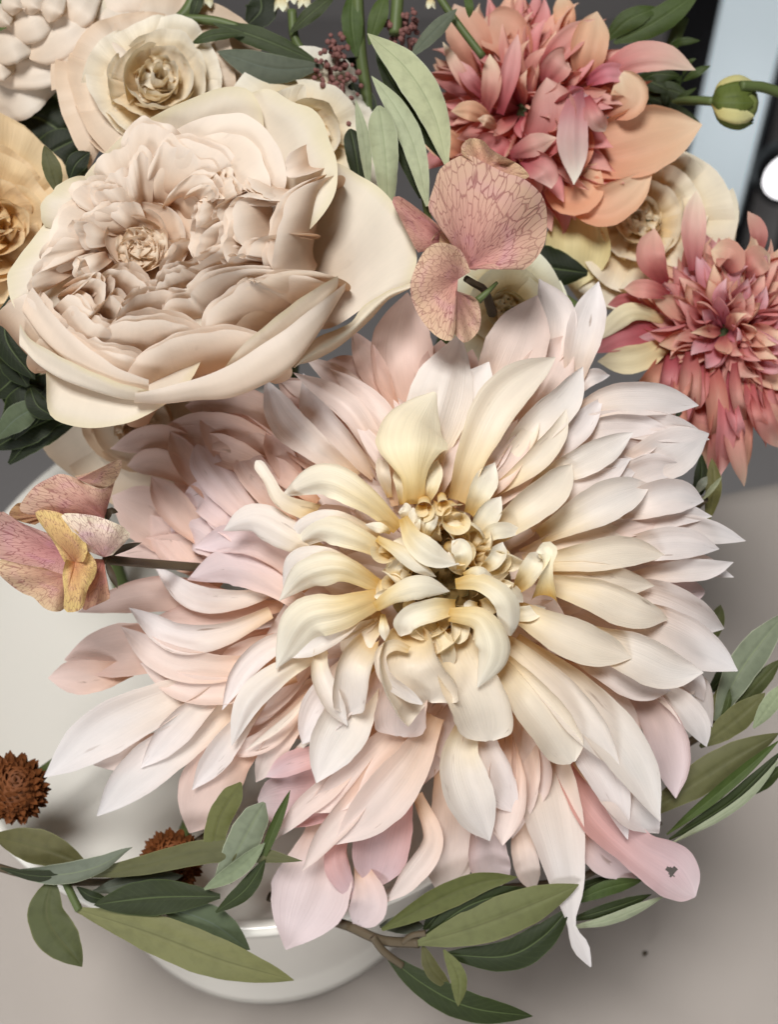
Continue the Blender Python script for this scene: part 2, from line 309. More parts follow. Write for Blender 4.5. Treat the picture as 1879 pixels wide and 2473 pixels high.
def blob(name, c, rad, mat, parent, seg=20, ring=12, lump=0.0, axis=None):
    """rounded body in measured units; rad = three radii"""
    th = np.linspace(0, math.pi, ring)[:, None]; ph = np.linspace(0, 2 * math.pi, seg)[None]
    D = np.stack([np.sin(th) * np.cos(ph), np.sin(th) * np.sin(ph), np.cos(th) + 0 * ph], -1)
    k = 1 + lump * np.sin(5 * D[..., :1] + 2) * np.sin(6 * D[..., 1:2] + 1)
    return sheet(name, np.asarray(c, float) + D * k * np.asarray(rad, float), mat, parent)
FR = {'S': (0, 0, 1.0), 'C': (800, 1100, 3.0), 'L': (100, 980, 2.4), 'T': (600, 680, 2.4), 'R': (1179, 680, 2.4), 'RB': (1179, 1300, 2.4), 'B': (600, 1480, 2.4),
      'LB': (100, 1400, 2.4), 'G': (939, 1700, 940 / 526.0), 'F': (0, 1700, 1680 / 940.0), 'A': (0, 200, 2.4), 'Q': (350, 350, 2.4), 'N': (1000, 0, 2.4), 'M': (1379, 400, 3.36),
      'V': (900, 300, 3.7333), 'U': (0, 1080, 4.8), 'Z': (0, 0, 1.68), 'K': (450, 0, 2.4), 'H': (0, 1900, 3.36), 'J': (1379, 1700, 3.36)}
FR['G'] = (939, 1700, 1680 / 940.0)
def fr(F, pts):
    ox, oy, k = FR[F]; return [(ox + q[0] / k, oy + q[1] / k) + tuple(q[2:]) for q in pts]

# ------------------------------------------------------------------ the setting: table cloth, floor, wall
BC = np.array([-0.046, 0.262])                     # middle of the bowl on the table
def tablecloth():
    nx, ny = 140, 100; xs = np.linspace(-0.75, 0.75, nx); ys = np.linspace(-0.25, 0.60, ny); V = []; 
    for y in ys:
        for x in xs:
            z = 0.0034 * math.sin(17 * x + 9 * y + 1.6 * math.sin(8 * y)) + 0.0030 * max(0, math.sin(9 * x - 14 * y + 2 * math.sin(5 * x) + 0.6)) ** 4 + 0.0016 * math.sin(31 * x - 23 * y + 2) + 0.0012 * math.sin(60 * x + 31 * y)
            d = math.hypot(x - BC[0], y - BC[1]); z *= min(1, max(0, (d - 0.13) / 0.06))
            yy = y
            e = y - 0.395 - 0.12 * x                 # the far table edge, where the cloth hangs down
            if e > 0: z -= 2.6 * min(e, 0.03) ** 2 / 0.03 + max(0, e - 0.03) * 5.0; yy = y - max(0, e - 0.03) * 0.8 + 0.012 * math.sin(38 * x) * min(1, e / 0.05)
            V.append((x, yy, z))
    f = [(i * nx + j, i * nx + j + 1, (i + 1) * nx + j + 1, (i + 1) * nx + j) for i in range(ny - 1) for j in range(nx - 1)]
    o = link('tablecloth', V, f, None, 'taupe_cloth', None); tag(o, 'taupe woven tablecloth spread under the white bowl', 'tablecloth')
tablecloth()
def plane(name, a, b, c, d, mat):
    o = link(name, [a, b, c, d], [(0, 1, 2, 3)], None, mat, None, smooth=False); tag(o, kind='structure'); return o
plane('floor', (-4, -1, -0.74), (4, -1, -0.74), (4, 3, -0.74), (-4, 3, -0.74), 'grey_wall')
plane('wall', (-4, 2.9, -0.74), (4, 2.9, -0.74), (4, 2.9, 2.0), (-4, 2.9, 2.0), 'grey_wall')

def box(name, x0, x1, y0, y1, z0, z1, mat, parent):
    V = [(x, y, z) for x in (x0, x1) for y in (y0, y1) for z in (z0, z1)]
    return link(name, V, [(0, 1, 3, 2), (4, 6, 7, 5), (0, 4, 5, 1), (2, 3, 7, 6), (0, 2, 6, 4), (1, 5, 7, 3)], None, mat, parent, smooth=False)
def back_panel():
    y = 1.62; k = lambda X, Yp: P(np.array([X, Yp, 0.0]))
    def on(X, Yp):
        r = P(np.array([X, Yp, 0.0])) - CP; return CP + r * (y / r[1])
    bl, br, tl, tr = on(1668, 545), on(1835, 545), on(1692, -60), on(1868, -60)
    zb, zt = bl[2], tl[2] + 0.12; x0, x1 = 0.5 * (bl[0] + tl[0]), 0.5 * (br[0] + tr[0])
    t = thing('glow_panel', (x0, y, -0.74), 'pale blue-grey screen with a black frame behind the salmon dahlias', 'panel')
    box('panel', x0, x1, y, y + 0.012, zb, zt, 'blue_panel', t)
    box('frame', x0 - 0.06, x0 + 0.002, y - 0.012, y + 0.02, zb - 0.05, zt, 'black_frame', t)
    box('frame', x1 - 0.002, x1 + 0.014, y - 0.012, y + 0.02, zb - 0.05, zt, 'black_frame', t)
    box('frame', x0 + 0.002, x1 - 0.002, y - 0.013, y + 0.02, zb - 0.055, zb + 0.004, 'black_frame', t)
    box('leg', x0 - 0.05, x0 - 0.03, y, y + 0.02, -0.74, zb - 0.05, 'black_frame', t); box('leg', x1 - 0.01, x1 + 0.01, y, y + 0.02, -0.74, zb - 0.05, 'black_frame', t)
    # round bright lamp at the picture's right border
    y = 1.45; c = on(1905, 420)
    t = thing('round_lamp', (c[0], y, c[2]), 'glowing white round lamp head with a black rim beside the framed screen', 'lamp')
    th = np.linspace(0, 2 * math.pi, 41)
    def ring(name, r0, r1, y0, y1, mat):
        V = []; 
        for r, yy in ((r0, y0), (r1, y0), (r1, y1), (r0, y1)): V += [(c[0] + r * math.cos(a), yy, c[2] + r * math.sin(a)) for a in th[:-1]]
        n = 40; f = [(q * n + i, q * n + (i + 1) % n, ((q + 1) % 4) * n + (i + 1) % n, ((q + 1) % 4) * n + i) for q in range(4) for i in range(n)]
        link(name, V, f, None, mat, t)
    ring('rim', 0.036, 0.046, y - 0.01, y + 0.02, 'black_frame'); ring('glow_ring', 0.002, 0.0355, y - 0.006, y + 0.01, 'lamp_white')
    tube('stand', [(c[0] + 0.02, y + 0.015, c[2] - 0.06), (c[0] + 0.03, y + 0.015, (c[2] - 0.74) / 2), (c[0] + 0.02, y + 0.015, -0.74)], 0.008, 'black_frame', t, world=True)
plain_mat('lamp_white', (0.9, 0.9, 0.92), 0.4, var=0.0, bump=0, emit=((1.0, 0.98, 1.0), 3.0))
back_panel()

# ------------------------------------------------------------------ the bowl
def bowl():
    t = thing('bowl', (BC[0], BC[1], 0), 'wide white glazed ceramic bowl on a round foot holding the flowers', 'bowl')
    def oval(name, prof, n=110):
        k = len(prof); V = [(BC[0] + rx * math.cos(a), BC[1] + ry * math.sin(a), z) for rx, ry, z in prof for a in np.linspace(0, 2 * math.pi, n, endpoint=False)]
        f = [(i * n + j, i * n + (j + 1) % n, (i + 1) * n + (j + 1) % n, (i + 1) * n + j) for i in range(k - 1) for j in range(n)]
        return link(name, V, f, None, 'white_ceramic', t)
    h = 0.100; FX, FY, RX, RY = 0.083, 0.112, 0.118, 0.126       # half widths of the foot and of the rim
    out = [(0.001, 0.001, 0.003), (FX - 0.008, FY - 0.008, 0.0025), (FX - 0.002, FY - 0.002, 0.0025), (FX, FY, 0.005), (FX + 0.0005, FY + 0.0005, 0.012), (FX, FY, 0.022)]
    for q in np.linspace(0, 1, 14)[1:]: out.append((FX + (RX - FX) * q ** 1.5, FY + (RY - FY) * q ** 1.2, 0.022 + (h - 0.025) * q))
    rim = [(RX + d, RY + d, h + z) for d, z in ((0.0008, -0.0015), (0.0002, 0.0005), (-0.002, 0.001), (-0.004, -0.0005))]
    inn = [((RX - 0.0045) * (1 - 0.85 * q ** 1.3), (RY - 0.0045) * (1 - 0.85 * q ** 1.3), h - 0.002 - 0.030 * min(1, q * 1.3) ** 0.9) for q in np.linspace(0.02, 1, 18)] + [(0.001, 0.001, h - 0.032)]
    oval('body', out + rim + inn)
bowl()
SINK = np.array([BC[0], BC[1], 0.070])
def stem(parent, base, r=0.003, mat='stem_green', spread=(0, 0)):
    a = P(np.asarray(base, float)); b = SINK + np.array([spread[0], spread[1], 0.0]); m = 0.5 * (a + b) + np.array([0, 0.01, 0.0])
    tube('stem', [tuple(a), tuple(m), tuple(b)], r, mat, parent, world=True)

# ------------------------------------------------------------------ the large cafe-au-lait coloured dahlia
DC = (1083.0, 1400.0)
dahlia = thing('dahlia', P((1083, 1400, -330)), 'huge blush and cream dahlia with curled petals and a yellow centre', 'dahlia')
TINT = {'n': (1, 1, 1), 'c': (1.0, 0.97, 0.88), 'p': (0.98, 0.89, 0.84), 'd': (0.94, 0.77, 0.71), 'v': (0.94, 0.84, 0.87), 'k': (1, 1, 1), 'm': (0.84, 0.74, 0.80)}
def dp(F, pts, w, cup, L, tint='n', arch=35, tipz=0, mat=None, **kw):
    k = FR[F][2]; q = fr(F, pts); n = len(q); out = []
    seg = np.r_[0, np.cumsum([math.dist(q[i][:2], q[i + 1][:2]) for i in range(n - 1)])]; seg /= seg[-1]
    if cup < 0 and L > 1.6 and F in ('R', 'RB', 'B', 'G'): cup = 25 - cup; kw.setdefault('ec', (RNG.uniform(0, 55), RNG.uniform(10, 70)))
    for (p, t) in zip(q, seg):
        r2 = (p[0] - DC[0]) ** 2 + (p[1] - DC[1]) ** 2
        z = 115 - 43 * L + arch * math.sin(math.pi * t) - 1.5e-4 * r2 + tipz * t ** 2
        if L >= 3 and F in ('L', 'LB', 'T'): z -= 130 * min(1, max(0, (760 - p[0]) / 300)) * min(1, max(0, (1640 - p[1]) / 200))
        out.append((p[0], p[1], z + (p[3] if len(p) > 3 else 0)) + ((p[2] / k,) if len(p) > 2 and p[2] else ()))
    if not mat: mat = 'pink_petal' if tint == 'k' else 'mid_petal' if L < 3.3 and tint in 'nc' else 'blush_petal'
    g = RNG.uniform; kw.setdefault('ec', (g(-30, 75), g(-30, 75)) if w / k > 25 else (0, 0)); kw.setdefault('tipc', g(-.25, .35)); kw.setdefault('chan', 70); kw.setdefault('ruf', g(.03, .11)); kw.setdefault('fold', g(.02, .38) * (1 if cup > 0 else -1)); kw.setdefault('twist', g(-14, 14)); kw.setdefault('nu', 17); kw.setdefault('nv', 26)
    if len(out) > 2: out[1] = (out[1][0] + g(-5, 5), out[1][1] + g(-5, 5)) + out[1][2:]
    return petal(dahlia, out, w / k, cup, mat, TINT.get(tint, (1, 1, 1)), **kw)
D = [
 # upper sector
 ('T', [(1000, 900), (900, 450), (925, 80)], 215, 25, 5.6, 'd'), ('T', [(860, 780), (740, 540), (610, 290)], 95, 40, 5.3, 'd'),
 ('T', [(850, 850), (620, 560), (400, 490)], 120, 30, 5.8, 'd'), ('T', [(830, 800), (580, 590), (330, 440)], 78, -40, 4.4, 'p'),
 ('T', [(830, 1190), (690, 880), (540, 700), (265, 530)], 92, -70, 2.9, 'p', 40, 20), ('T', [(700, 1120), (430, 780), (165, 550)], 130, 40, 5.2, 'd'),
 ('T', [(620, 1140), (380, 950), (210, 800), (100, 575)], 118, 55, 3.9, 'n'), ('T', [(640, 1080), (480, 860), (290, 720), (195, 680)], 75, -60, 4.5, 'd'),
 ('T', [(1010, 1180), (1050, 880), (1130, 600), (1225, 320)], 215, -50, 2.7, 'n', 60, -20), ('T', [(1090, 1270), (1160, 1100), (1240, 900)], 52, 60, 2.6, 'p'),
 ('T', [(1215, 1270), (1320, 960), (1500, 660), (1790, 430)], 165, 95, 2.0, 'c', 40), ('T', [(850, 1300), (800, 1080), (660, 860), (610, 800)], 60, -50, 2.3, 'p'),
 ('T', [(1240, 1290), (1430, 1020), (1560, 800)], 70, 50, 2.6, 'p'), ('T', [(1290, 1310), (1480, 1100), (1640, 820)], 75, 50, 2.7, 'p'),
 ('T', [(1080, 1000), (1100, 600), (1120, 330)], 160, 30, 5.0, 'd'), ('T', [(820, 1250), (790, 1120), (770, 1000)], 45, 60, 1.9, 'c'),
 # upper right
 ('R', [(-60, 850), (130, 480), (285, 85)], 215, 40, 4.8, 'p'), ('R', [(250, 600), (420, 250), (300, -5)], 120, 40, 5.8, 'n'), ('R', [(480, 650), (545, 330), (635, 15)], 125, 40, 5.4, 'n'),
 ('R', [(30, 1180), (250, 880), (440, 690), (555, 490)], 128, 60, 3.2, 'n'), ('R', [(0, 1240), (250, 1060), (400, 890), (455, 740)], 82, 50, 2.4, 'c'),
 ('R', [(420, 830), (700, 690), (960, 680), (1222, 718)], 112, -45, 4.3, 'n', 40, -20), ('R', [(430, 690), (590, 570), (700, 545)], 55, 40, 5.6, 'n'),
 ('R', [(250, 1040), (600, 860), (850, 830), (1058, 858)], 100, 20, 4.2, 'n', 20), ('R', [(650, 1180), (930, 1060), (1120, 960), (1288, 880)], 168, 40, 4.7, 'n'),
 ('R', [(240, 1180), (500, 1060), (690, 970), (832, 882)], 108, 35, 3.1, 'n'), ('R', [(0, 1500), (200, 1340), (370, 1200), (490, 1055)], 135, 90, 1.9, 'c', 45),
 ('R', [(300, 1480), (540, 1350), (750, 1250), (952, 1172)], 138, -35, 2.8, 'n', 40), ('R', [(650, 1370), (930, 1270), (1100, 1240), (1258, 1275)], 122, -40, 3.9, 'n'),
 ('R', [(650, 1480), (1000, 1430), (1270, 1450), (1492, 1503)], 95, 40, 4.9, 'n'), ('R', [(600, 1590), (930, 1540), (1150, 1515), (1352, 1552)], 112, -30, 3.8, 'n'),
 ('R', [(250, 1640), (560, 1590), (800, 1560), (1032, 1590)], 112, -35, 2.8, 'c', 40),
 ('R', [(100, 1300), (330, 1120), (520, 950)], 95, 40, 3.9, 'p'),
 ('R', [(450, 1510), (740, 1440), (1030, 1385)], 65, 40, 3.6, 'p'),
 # lower right
 ('RB', [(800, 230), (1100, 200), (1300, 175), (1417, 140)], 78, 30, 4.6, 'n'), ('RB', [(700, 270), (1000, 310), (1260, 310)], 85, 30, 5.5, 'v', 25, 0, None, {'shape': 'r'}),
 ('RB', [(300, 250), (600, 330), (850, 420), (1057, 472)], 132, -30, 2.5, 'c', 45), ('RB', [(120, 390), (350, 500), (600, 620), (832, 692)], 142, -35, 1.9, 'c', 45),
 ('RB', [(650, 380), (1000, 520), (1250, 650), (1432, 757)], 160, -45, 3.9, 'n', 35), ('RB', [(500, 540), (830, 670), (1050, 760), (1232, 775)], 152, -30, 2.9, 'n', 40),
 ('RB', [(900, 840), (1090, 950), (1220, 1080), (1270, 1212)], 95, 30, 4.5, 'n'), ('RB', [(850, 820), (1080, 880), (1230, 850), (1300, 1100)], 70, 30, 5.6, 'n'),
 ('RB', [(750, 800), (950, 1000), (1060, 1230), (1090, 1500)], 135, -60, 5.2, 'v'), ('RB', [(150, 600), (500, 880), (830, 1280), (995, 1635)], 165, -35, 2.9, 'n', 40),
 ('RB', [(40, 560), (330, 820), (580, 1080), (765, 1337)], 135, -35, 2.2, 'n', 45), ('RB', [(20, 660), (220, 880), (370, 1090), (488, 1292)], 155, -50, 1.8, 'c', 45, 0, None, {'shape': 'r'}),
 
 ('RB', [(450, 700), (700, 950), (900, 1150)], 110, 30, 4.2, 'p'),
 # lower sector
 ('B', [(1170, 90), (1240, 330), (1360, 540), (1400, 735)], 205, 95, 1.75, 'c', 60, 0, None, {'shape': 'r', 'cup2': 60}),
 ('B', [(930, 130), (940, 320), (1000, 450), (1040, 530)], 195, 110, 0.95, 'c', 60, 0, None, {'shape': 'r'}),
 ('B', [(950, 300), (900, 500), (880, 710)], 175, -50, 2.6, 'p', 40, 0, None, {'shape': 'r'}),
 ('B', [(430, 130), (400, 310), (470, 480), (572, 652)], 74, -70, 1.8, 'n', 40), ('B', [(690, 160), (610, 330), (585, 600)], 115, -90, 1.7, 'n', 60, 0, None, {'shape': 's'}),
 ('B', [(720, 300), (580, 580), (460, 820), (400, 965)], 180, 45, 2.8, 'n', 30), ('B', [(1080, 600), (930, 880), (730, 1140), (508, 1332)], 165, 35, 3.6, 'p', 45),
 ('B', [(860, 700), (640, 1080), (450, 1300), (310, 1500)], 88, -50, 3.9, 'p', 30), ('B', [(1290, 600), (1230, 850), (1290, 1090), (1400, 1322)], 165, 45, 3.2, 'n', 40),
 ('B', [(1480, 700), (1510, 1000), (1480, 1335)], 145, 95, 4.0, 'p', 20), ('B', [(1630, 640), (1600, 900), (1530, 1300)], 110, 40, 4.4, 'p'),
 ('G', [(640, 150, 100), (710, 450, 128), (770, 760, 80), (790, 955, 14), (825, 1040, 42), (878, 1138, 3)], 120, 30, 4.5, 'n', 20, 25),
 ('G', [(760, 230, 60), (900, 460, 105), (1060, 620, 88), (1210, 720, 118), (1290, 800, 70), (1325, 832, 4)], 110, -40, 4.7, 'k', 20, 40, None, {'hole': (0.80, 0.50, 0.026, 0.085), 'nu': 41, 'nv': 80}),
 ('G', [(780, 400), (900, 600), (1065, 755)], 100, 30, 5.6, 'v'), ('G', [(820, 230), (1000, 390), (1172, 560)], 100, -30, 3.9, 'n', 30),
 ('B', [(560, 780), (280, 870), (105, 950)], 80, 40, 4.8, 'k'), ('B', [(760, 850), (430, 1050), (60, 1100)], 190, 30, 5.6, 'k', 20, 0, None, {'shape': 'r'}),
 ('F', [(1420, 480), (1350, 780), (1238, 1052)], 195, 30, 5.8, 'v', 10, 20), ('F', [(1500, 520), (1450, 680), (1530, 860)], 62, -60, 5.2, 'k'),
 ('B', [(900, 950), (800, 1300), (720, 1610)], 190, 40, 6.1, 'k'), ('B', [(980, 1050), (1060, 1330), (930, 1540), (800, 1680)], 85, 40, 5.2, 'p'),
 ('B', [(1150, 900), (1190, 1250), (1120, 1650)], 190, 30, 6.3, 'p'), ('B', [(1400, 1100), (1380, 1350), (1420, 1600)], 135, 30, 5.7, 'v', 20, 0, None, {'shape': 'r'}),
 ('F', [(1560, 700), (1600, 850), (1530, 965)], 90, 20, 6.0, 'v'), ('B', [(700, 700), (690, 900), (560, 1150)], 70, 50, 4.9, 'd'), ('B', [(800, 650), (760, 850), (640, 1120)], 80, 60, 4.5, 'p'),
 ('B', [(1560, 1150), (1600, 1400), (1660, 1620)], 90, 40, 5.6, 'p'), ('B', [(980, 60), (960, 200), (930, 420)], 110, 40, 2.6, 'c'), ('B', [(760, 60), (640, 150), (560, 260)], 100, 40, 2.4, 'c'),
 # lower left
 ('LB', [(1280, 850), (1050, 1100), (840, 1480)], 215, 25, 5.7, 'd'), ('LB', [(1580, 640), (1330, 920), (1055, 1015)], 75, 45, 4.9, 'p'), ('LB', [(1640, 560), (1430, 810), (1175, 995)], 26, 40, 3.9, 'c'),
 ('LB', [(1620, 590), (1330, 760), (1050, 980)], 120, 40, 5.9, 'p'), ('LB', [(1650, 400), (1350, 550), (1190, 720), (1100, 965)], 92, -70, 3.0, 'n', 40),
 ('LB', [(1330, 190), (1050, 320), (780, 330), (518, 168)], 102, 80, 3.3, 'n', 20, 20), ('LB', [(1400, 150), (1000, 190), (680, 210)], 100, 30, 4.8, 'd'),
 ('LB', [(1380, 470), (1000, 510), (700, 450), (462, 275)], 112, 60, 4.1, 'p', 20, 20), ('LB', [(950, 380), (550, 400), (125, 462)], 180, 30, 5.5, 'd'), ('LB', [(520, 520), (300, 560), (40, 570)], 120, 20, 6.2, 'd'),
 ('LB', [(1050, 560), (620, 740), (300, 920), (18, 1142)], 172, 40, 4.6, 'n', 20), ('LB', [(1100, 580), (860, 810), (578, 1088)], 105, 55, 4.3, 'n', 20), ('LB', [(900, 820), (600, 990), (290, 1075)], 100, 20, 5.4, 'p'),
 ('LB', [(1450, 330), (1200, 480), (980, 620)], 140, 30, 5.1, 'p'), ('LB', [(1500, 520), (1250, 700), (1020, 820)], 150, 30, 5.4, 'p'), ('LB', [(1560, 760), (1380, 930), (1240, 1180)], 90, 30, 5.2, 'p'),
 # left
 ('L', [(1680, 900), (1450, 770), (1230, 660), (1043, 730)], 118, -60, 2.3, 'n', 50, -20), ('L', [(1540, 1170), (1300, 1000), (1080, 930), (848, 1005)], 125, -45, 3.1, 'v', 40, -20),
 ('L', [(1230, 930), (1000, 770), (860, 690), (748, 735)], 152, -35, 4.0, 'v', 30, -20, None, {'shape': 'r'}), ('L', [(1280, 720), (1090, 500), (960, 340), (900, 232)], 118, -30, 3.9, 'v', 30, 0, None, {'shape': 'r'}),
 ('L', [(1450, 680), (1260, 450), (1150, 280)], 110, 30, 4.3, 'd', 30, 0, None, {'shape': 'r'}), ('L', [(1000, 840), (790, 610), (628, 402)], 115, 40, 4.7, 'd'), ('L', [(1050, 590), (860, 360), (742, 145)], 95, 50, 4.7, 'd'),
 ('L', [(950, 470), (690, 340), (488, 348)], 95, 40, 5.1, 'd'), ('L', [(1050, 320), (700, 200), (395, 248)], 100, 30, 5.7, 'd'), ('L', [(1500, 330), (1100, 170), (690, 125)], 130, 30, 5.4, 'd'),
 ('L', [(1500, 200), (1200, 30), (850, 0)], 160, 20, 6.0, 'd'), ('L', [(950, 950), (680, 690), (400, 520)], 190, 20, 5.9, 'd'), ('L', [(1300, 1180), (850, 1085), (550, 1100), (215, 1190)], 118, 45, 4.9, 'd'),
 ('L', [(1010, 990), (800, 850), (640, 640)], 120, 30, 5.1, 'd'), ('L', [(1400, 400), (1150, 300), (880, 200)], 110, 30, 5.0, 'd'), ('L', [(1600, 560), (1420, 400), (1260, 310)], 80, 40, 4.6, 'd'),
 ('L', [(1500, 850), (1280, 830), (1050, 880)], 130, 30, 4.6, 'd'),
]
for r in D:
    F, pts, w, cup, L, tint = r[:6]; kw = r[9] if len(r) > 9 else {}
    dp(F, pts, w * (0.90 if L > 1.6 and F != 'G' else 1), cup, L, tint, *(r[6:8]), **kw)
    if 2.3 < L < 5.2 and len(pts) >= 3 and len(pts[0]) == 2 and tint in 'ncpdv' and F != 'G':      # the next row shows between two petals
        a = math.radians(RNG.choice([-1, 1]) * RNG.uniform(6.5, 9)); k_ = RNG.uniform(.90, .985); Q = []
        for (x, y) in fr(F, pts): dx, dy = (x - DC[0]) * k_, (y - DC[1]) * k_; Q.append((DC[0] + dx * math.cos(a) - dy * math.sin(a), DC[1] + dx * math.sin(a) + dy * math.cos(a)))
        FR['X'] = FR['S']; dp('X' if F not in ('L', 'LB', 'T') else F, Q if F not in ('L', 'LB', 'T') else [((x - FR[F][0]) * FR[F][2], (y - FR[F][1]) * FR[F][2]) for x, y in Q], w * 0.8 / (FR[F][2] if F not in ('L', 'LB', 'T') else 1), abs(cup), L + 0.5, tint)
# the arched, recurved petals to the left of the centre and the spoon above it
for F, pts, w, cup, L, arch, tipz in [
    ('T', [(870, 1430), (660, 1230), (430, 1140), (185, 1240)], 108, -105, 0.9, 75, -60), ('T', [(850, 1620), (640, 1490), (420, 1430), (252, 1552)], 92, -105, 0.9, 75, -60),
    ('T', [(760, 1470), (510, 1380), (320, 1420), (242, 1545)], 62, -80, 1.5, 60, -40), ('S', [(912, 1415), (820, 1375), (740, 1385), (681, 1442)], 46, -100, 0.9, 75, -60),
    ('S', [(880, 1385), (800, 1350), (720, 1355), (684, 1420)], 30, -80, 1.4, 60, -40),
    ('S', [(925, 1442), (830, 1478), (735, 1500), (670, 1608)], 60, -90, 0.9, 75, -50), ('S', [(897, 1436), (853, 1495), (790, 1535), (692, 1588)], 34, 70, 1.5, 45, -20),
    ('S', [(900, 1490), (820, 1520), (730, 1545)], 34, 60, 2.1, 30, 0)]:
    dp(F, pts, w, cup, L, 'n', arch, tipz, mat='cream_petal' if L < 1.2 else None, ec=(-20, 55) if L < 1.2 else (0, 40), groove=0.07)
dp('T', [(960, 1290, 60), (945, 1130, 80), (940, 960, 205), (960, 830, 205), (1010, 740, 130), (1055, 685, 12)], 200, -70, 0.9, 'c', 80, -40, mat='cream_petal', ruf=0.06)
dp('T', [(900, 1290), (900, 1180), (860, 1080)], 55, 40, 1.3, 'c', mat='cream_petal'); dp('T', [(1020, 1290), (1050, 1180), (1100, 1030)], 55, 40, 1.3, 'c', mat='cream_petal')
dp('T', [(390, 1350, 60), (190, 1270, 45), (120, 1150, 32), (60, 1060, 34), (42, 1040, 6)], 50, 60, 2.0, 'c', 30, 30)
# curled cream petals round the open centre
for pts, w, cup, L, arch, kw in [
    ([(520, 450), (610, 610), (740, 720), (915, 785)], 100, -70, -0.3, 40, {}), ([(330, 600), (480, 690), (640, 800), (760, 880)], 62, -90, -0.1, 40, {}),
    ([(320, 1100), (480, 1010), (660, 950), (870, 985)], 92, -95, -0.4, 40, {}), ([(900, 1095), (700, 1130), (560, 1190), (500, 1300)], 95, 70, 0.3, 30, {'shape': 's'}),
    ([(900, 930), (1080, 920), (1270, 1060), (1300, 1310)], 92, -80, -0.2, 60, {'shape': 'r'}), ([(850, 1150), (1090, 1190), (1170, 1420), (1055, 1690)], 125, -85, -0.1, 60, {}),
    ([(960, 870), (1080, 850), (1180, 960)], 55, -60, -0.3, 30, {'shape': 'r'}), ([(750, 1220), (820, 1380), (865, 1570)], 58, 60, 0.9, 30, {}),
    ([(375, 1150), (390, 1250), (402, 1360)], 42, -60, 0.7, 20, {}), ([(1150, 890), (1280, 970), (1395, 1065)], 62, 30, 1.1, 20, {}),
    ([(1020, 670), (1200, 560), (1395, 545)], 62, 40, 1.0, 30, {}), ([(1010, 640), (1120, 480), (1230, 300)], 90, 40, 1.2, 30, {}), ([(1000, 420), (1080, 250), (1180, 60)], 95, 45, 1.6, 30, {}),
    ([(430, 560), (360, 520), (250, 500)], 40, -60, 0.6, 20, {}), ([(480, 900), (440, 820), (500, 720)], 60, 60, 0.6, 10, {}), ([(360, 900), (380, 1000), (470, 960)], 50, 70, 0.9, 10, {}),
    ([(600, 830), (540, 780), (500, 920)], 50, 60, 0.7, 10, {}), ([(540, 460), (550, 400), (510, 380)], 50, 50, 0.9, 20, {}), ([(590, 620), (600, 480), (590, 370)], 45, 60, 0.4, 30, {}),
    ([(690, 600), (720, 500), (775, 425)], 40, -80, -0.1, 30, {}), ([(640, 560), (660, 480), (700, 440)], 60, 70, 0.3, 20, {}), ([(940, 820), (950, 700), (880, 620)], 70, 80, 0.0, 40, {}),
    ([(1100, 830), (1180, 740), (1240, 640)], 60, 70, 0.2, 40, {}), ([(960, 850), (900, 790), (850, 700)], 60, 50, 0.6, 10, {}), ([(1060, 1080), (1010, 1090), (960, 1070)], 40, 40, 0.9, 10, {}),
    ([(1240, 1140), (1430, 1150), (1560, 1100)], 60, 30, 1.5, 20, {}), ([(1350, 960), (1480, 800), (1560, 690)], 95, 60, 0.7, 60, {'twist': 70})]:
    dp('C', pts, w, cup, L, 'n', arch, 0, mat='cream_petal', **kw)
dp('RB', [(330, 330, 80), (345, 230, 40), (350, 140, 30), (345, 75, 62), (290, 75, 5)], 60, 90, 0.2, 'c', 40, 30, mat='cream_petal')
dp('B', [(930, 215, 20), (850, 178, 34), (765, 250, 36), (800, 380, 40), (930, 480, 36), (1010, 530, 6)], 35, 60, -0.6, 'n', 20, 0, ec=(0, 0), chan=0, twist=0)
def roll_petal(c, r, h, turns, tilt, z0, ph0):
    """a young petal still rolled into an open tube"""
    n, m = 40, 10; ox, oy, k = FR['C']; cx, cy = ox + c[0] / k, oy + c[1] / k; r = r / k
    a = np.linspace(0, turns * 2 * math.pi, n)[None] + ph0; t = np.linspace(0, 1, m)[:, None]
    rr = r * (0.42 + 0.58 * (a - ph0) / (turns * 2 * math.pi)) * (0.72 + 0.28 * t ** 2) * (1 + 0.12 * np.clip(t - 0.8, 0, 1) * 5)
    z = z0 + h * t - 10 * (t ** 2) * (1 - (a - ph0) / (turns * 2 * math.pi))
    G = np.stack([cx + rr * np.cos(a) - tilt[0] * (1 - t) * h, cy + rr * np.sin(a) * 0.9 - tilt[1] * (1 - t) * h, z + 0 * a], -1)
    sheet('petal', G, 'cream_petal', dahlia, (1.0, 0.90, 0.68))
for c, r, h, tn, tl, z0, ph in [((668, 402), 66, 60, 1.2, (0, 0.35), 70, 0.3), ((812, 372), 60, 55, 1.2, (0.1, 0.4), 60, 2.0), ((925, 480), 102, 70, 1.15, (0.3, 0.3), 55, 4.0),
                                ((945, 690), 88, 60, 1.2, (0.4, 0.1), 60, 1.0), ((1190, 745), 122, 60, 1.3, (0.6, 0.0), 45, 2.6), ((1075, 760), 90, 55, 1.1, (0.4, 0), 45, 5.0),
                                ((430, 930), 70, 55, 1.2, (-0.4, 0), 40, 0.0), ((390, 700), 78, 55, 1.1, (-0.4, 0), 60, 3.0), ((700, 540), 66, 50, 1.2, (0, 0.2), 50, 5.5)]:
    roll_petal(c, r * 1.28, h * 1.15, tn, tl, z0 + 6, ph)
g_ = np.random.default_rng(12).uniform
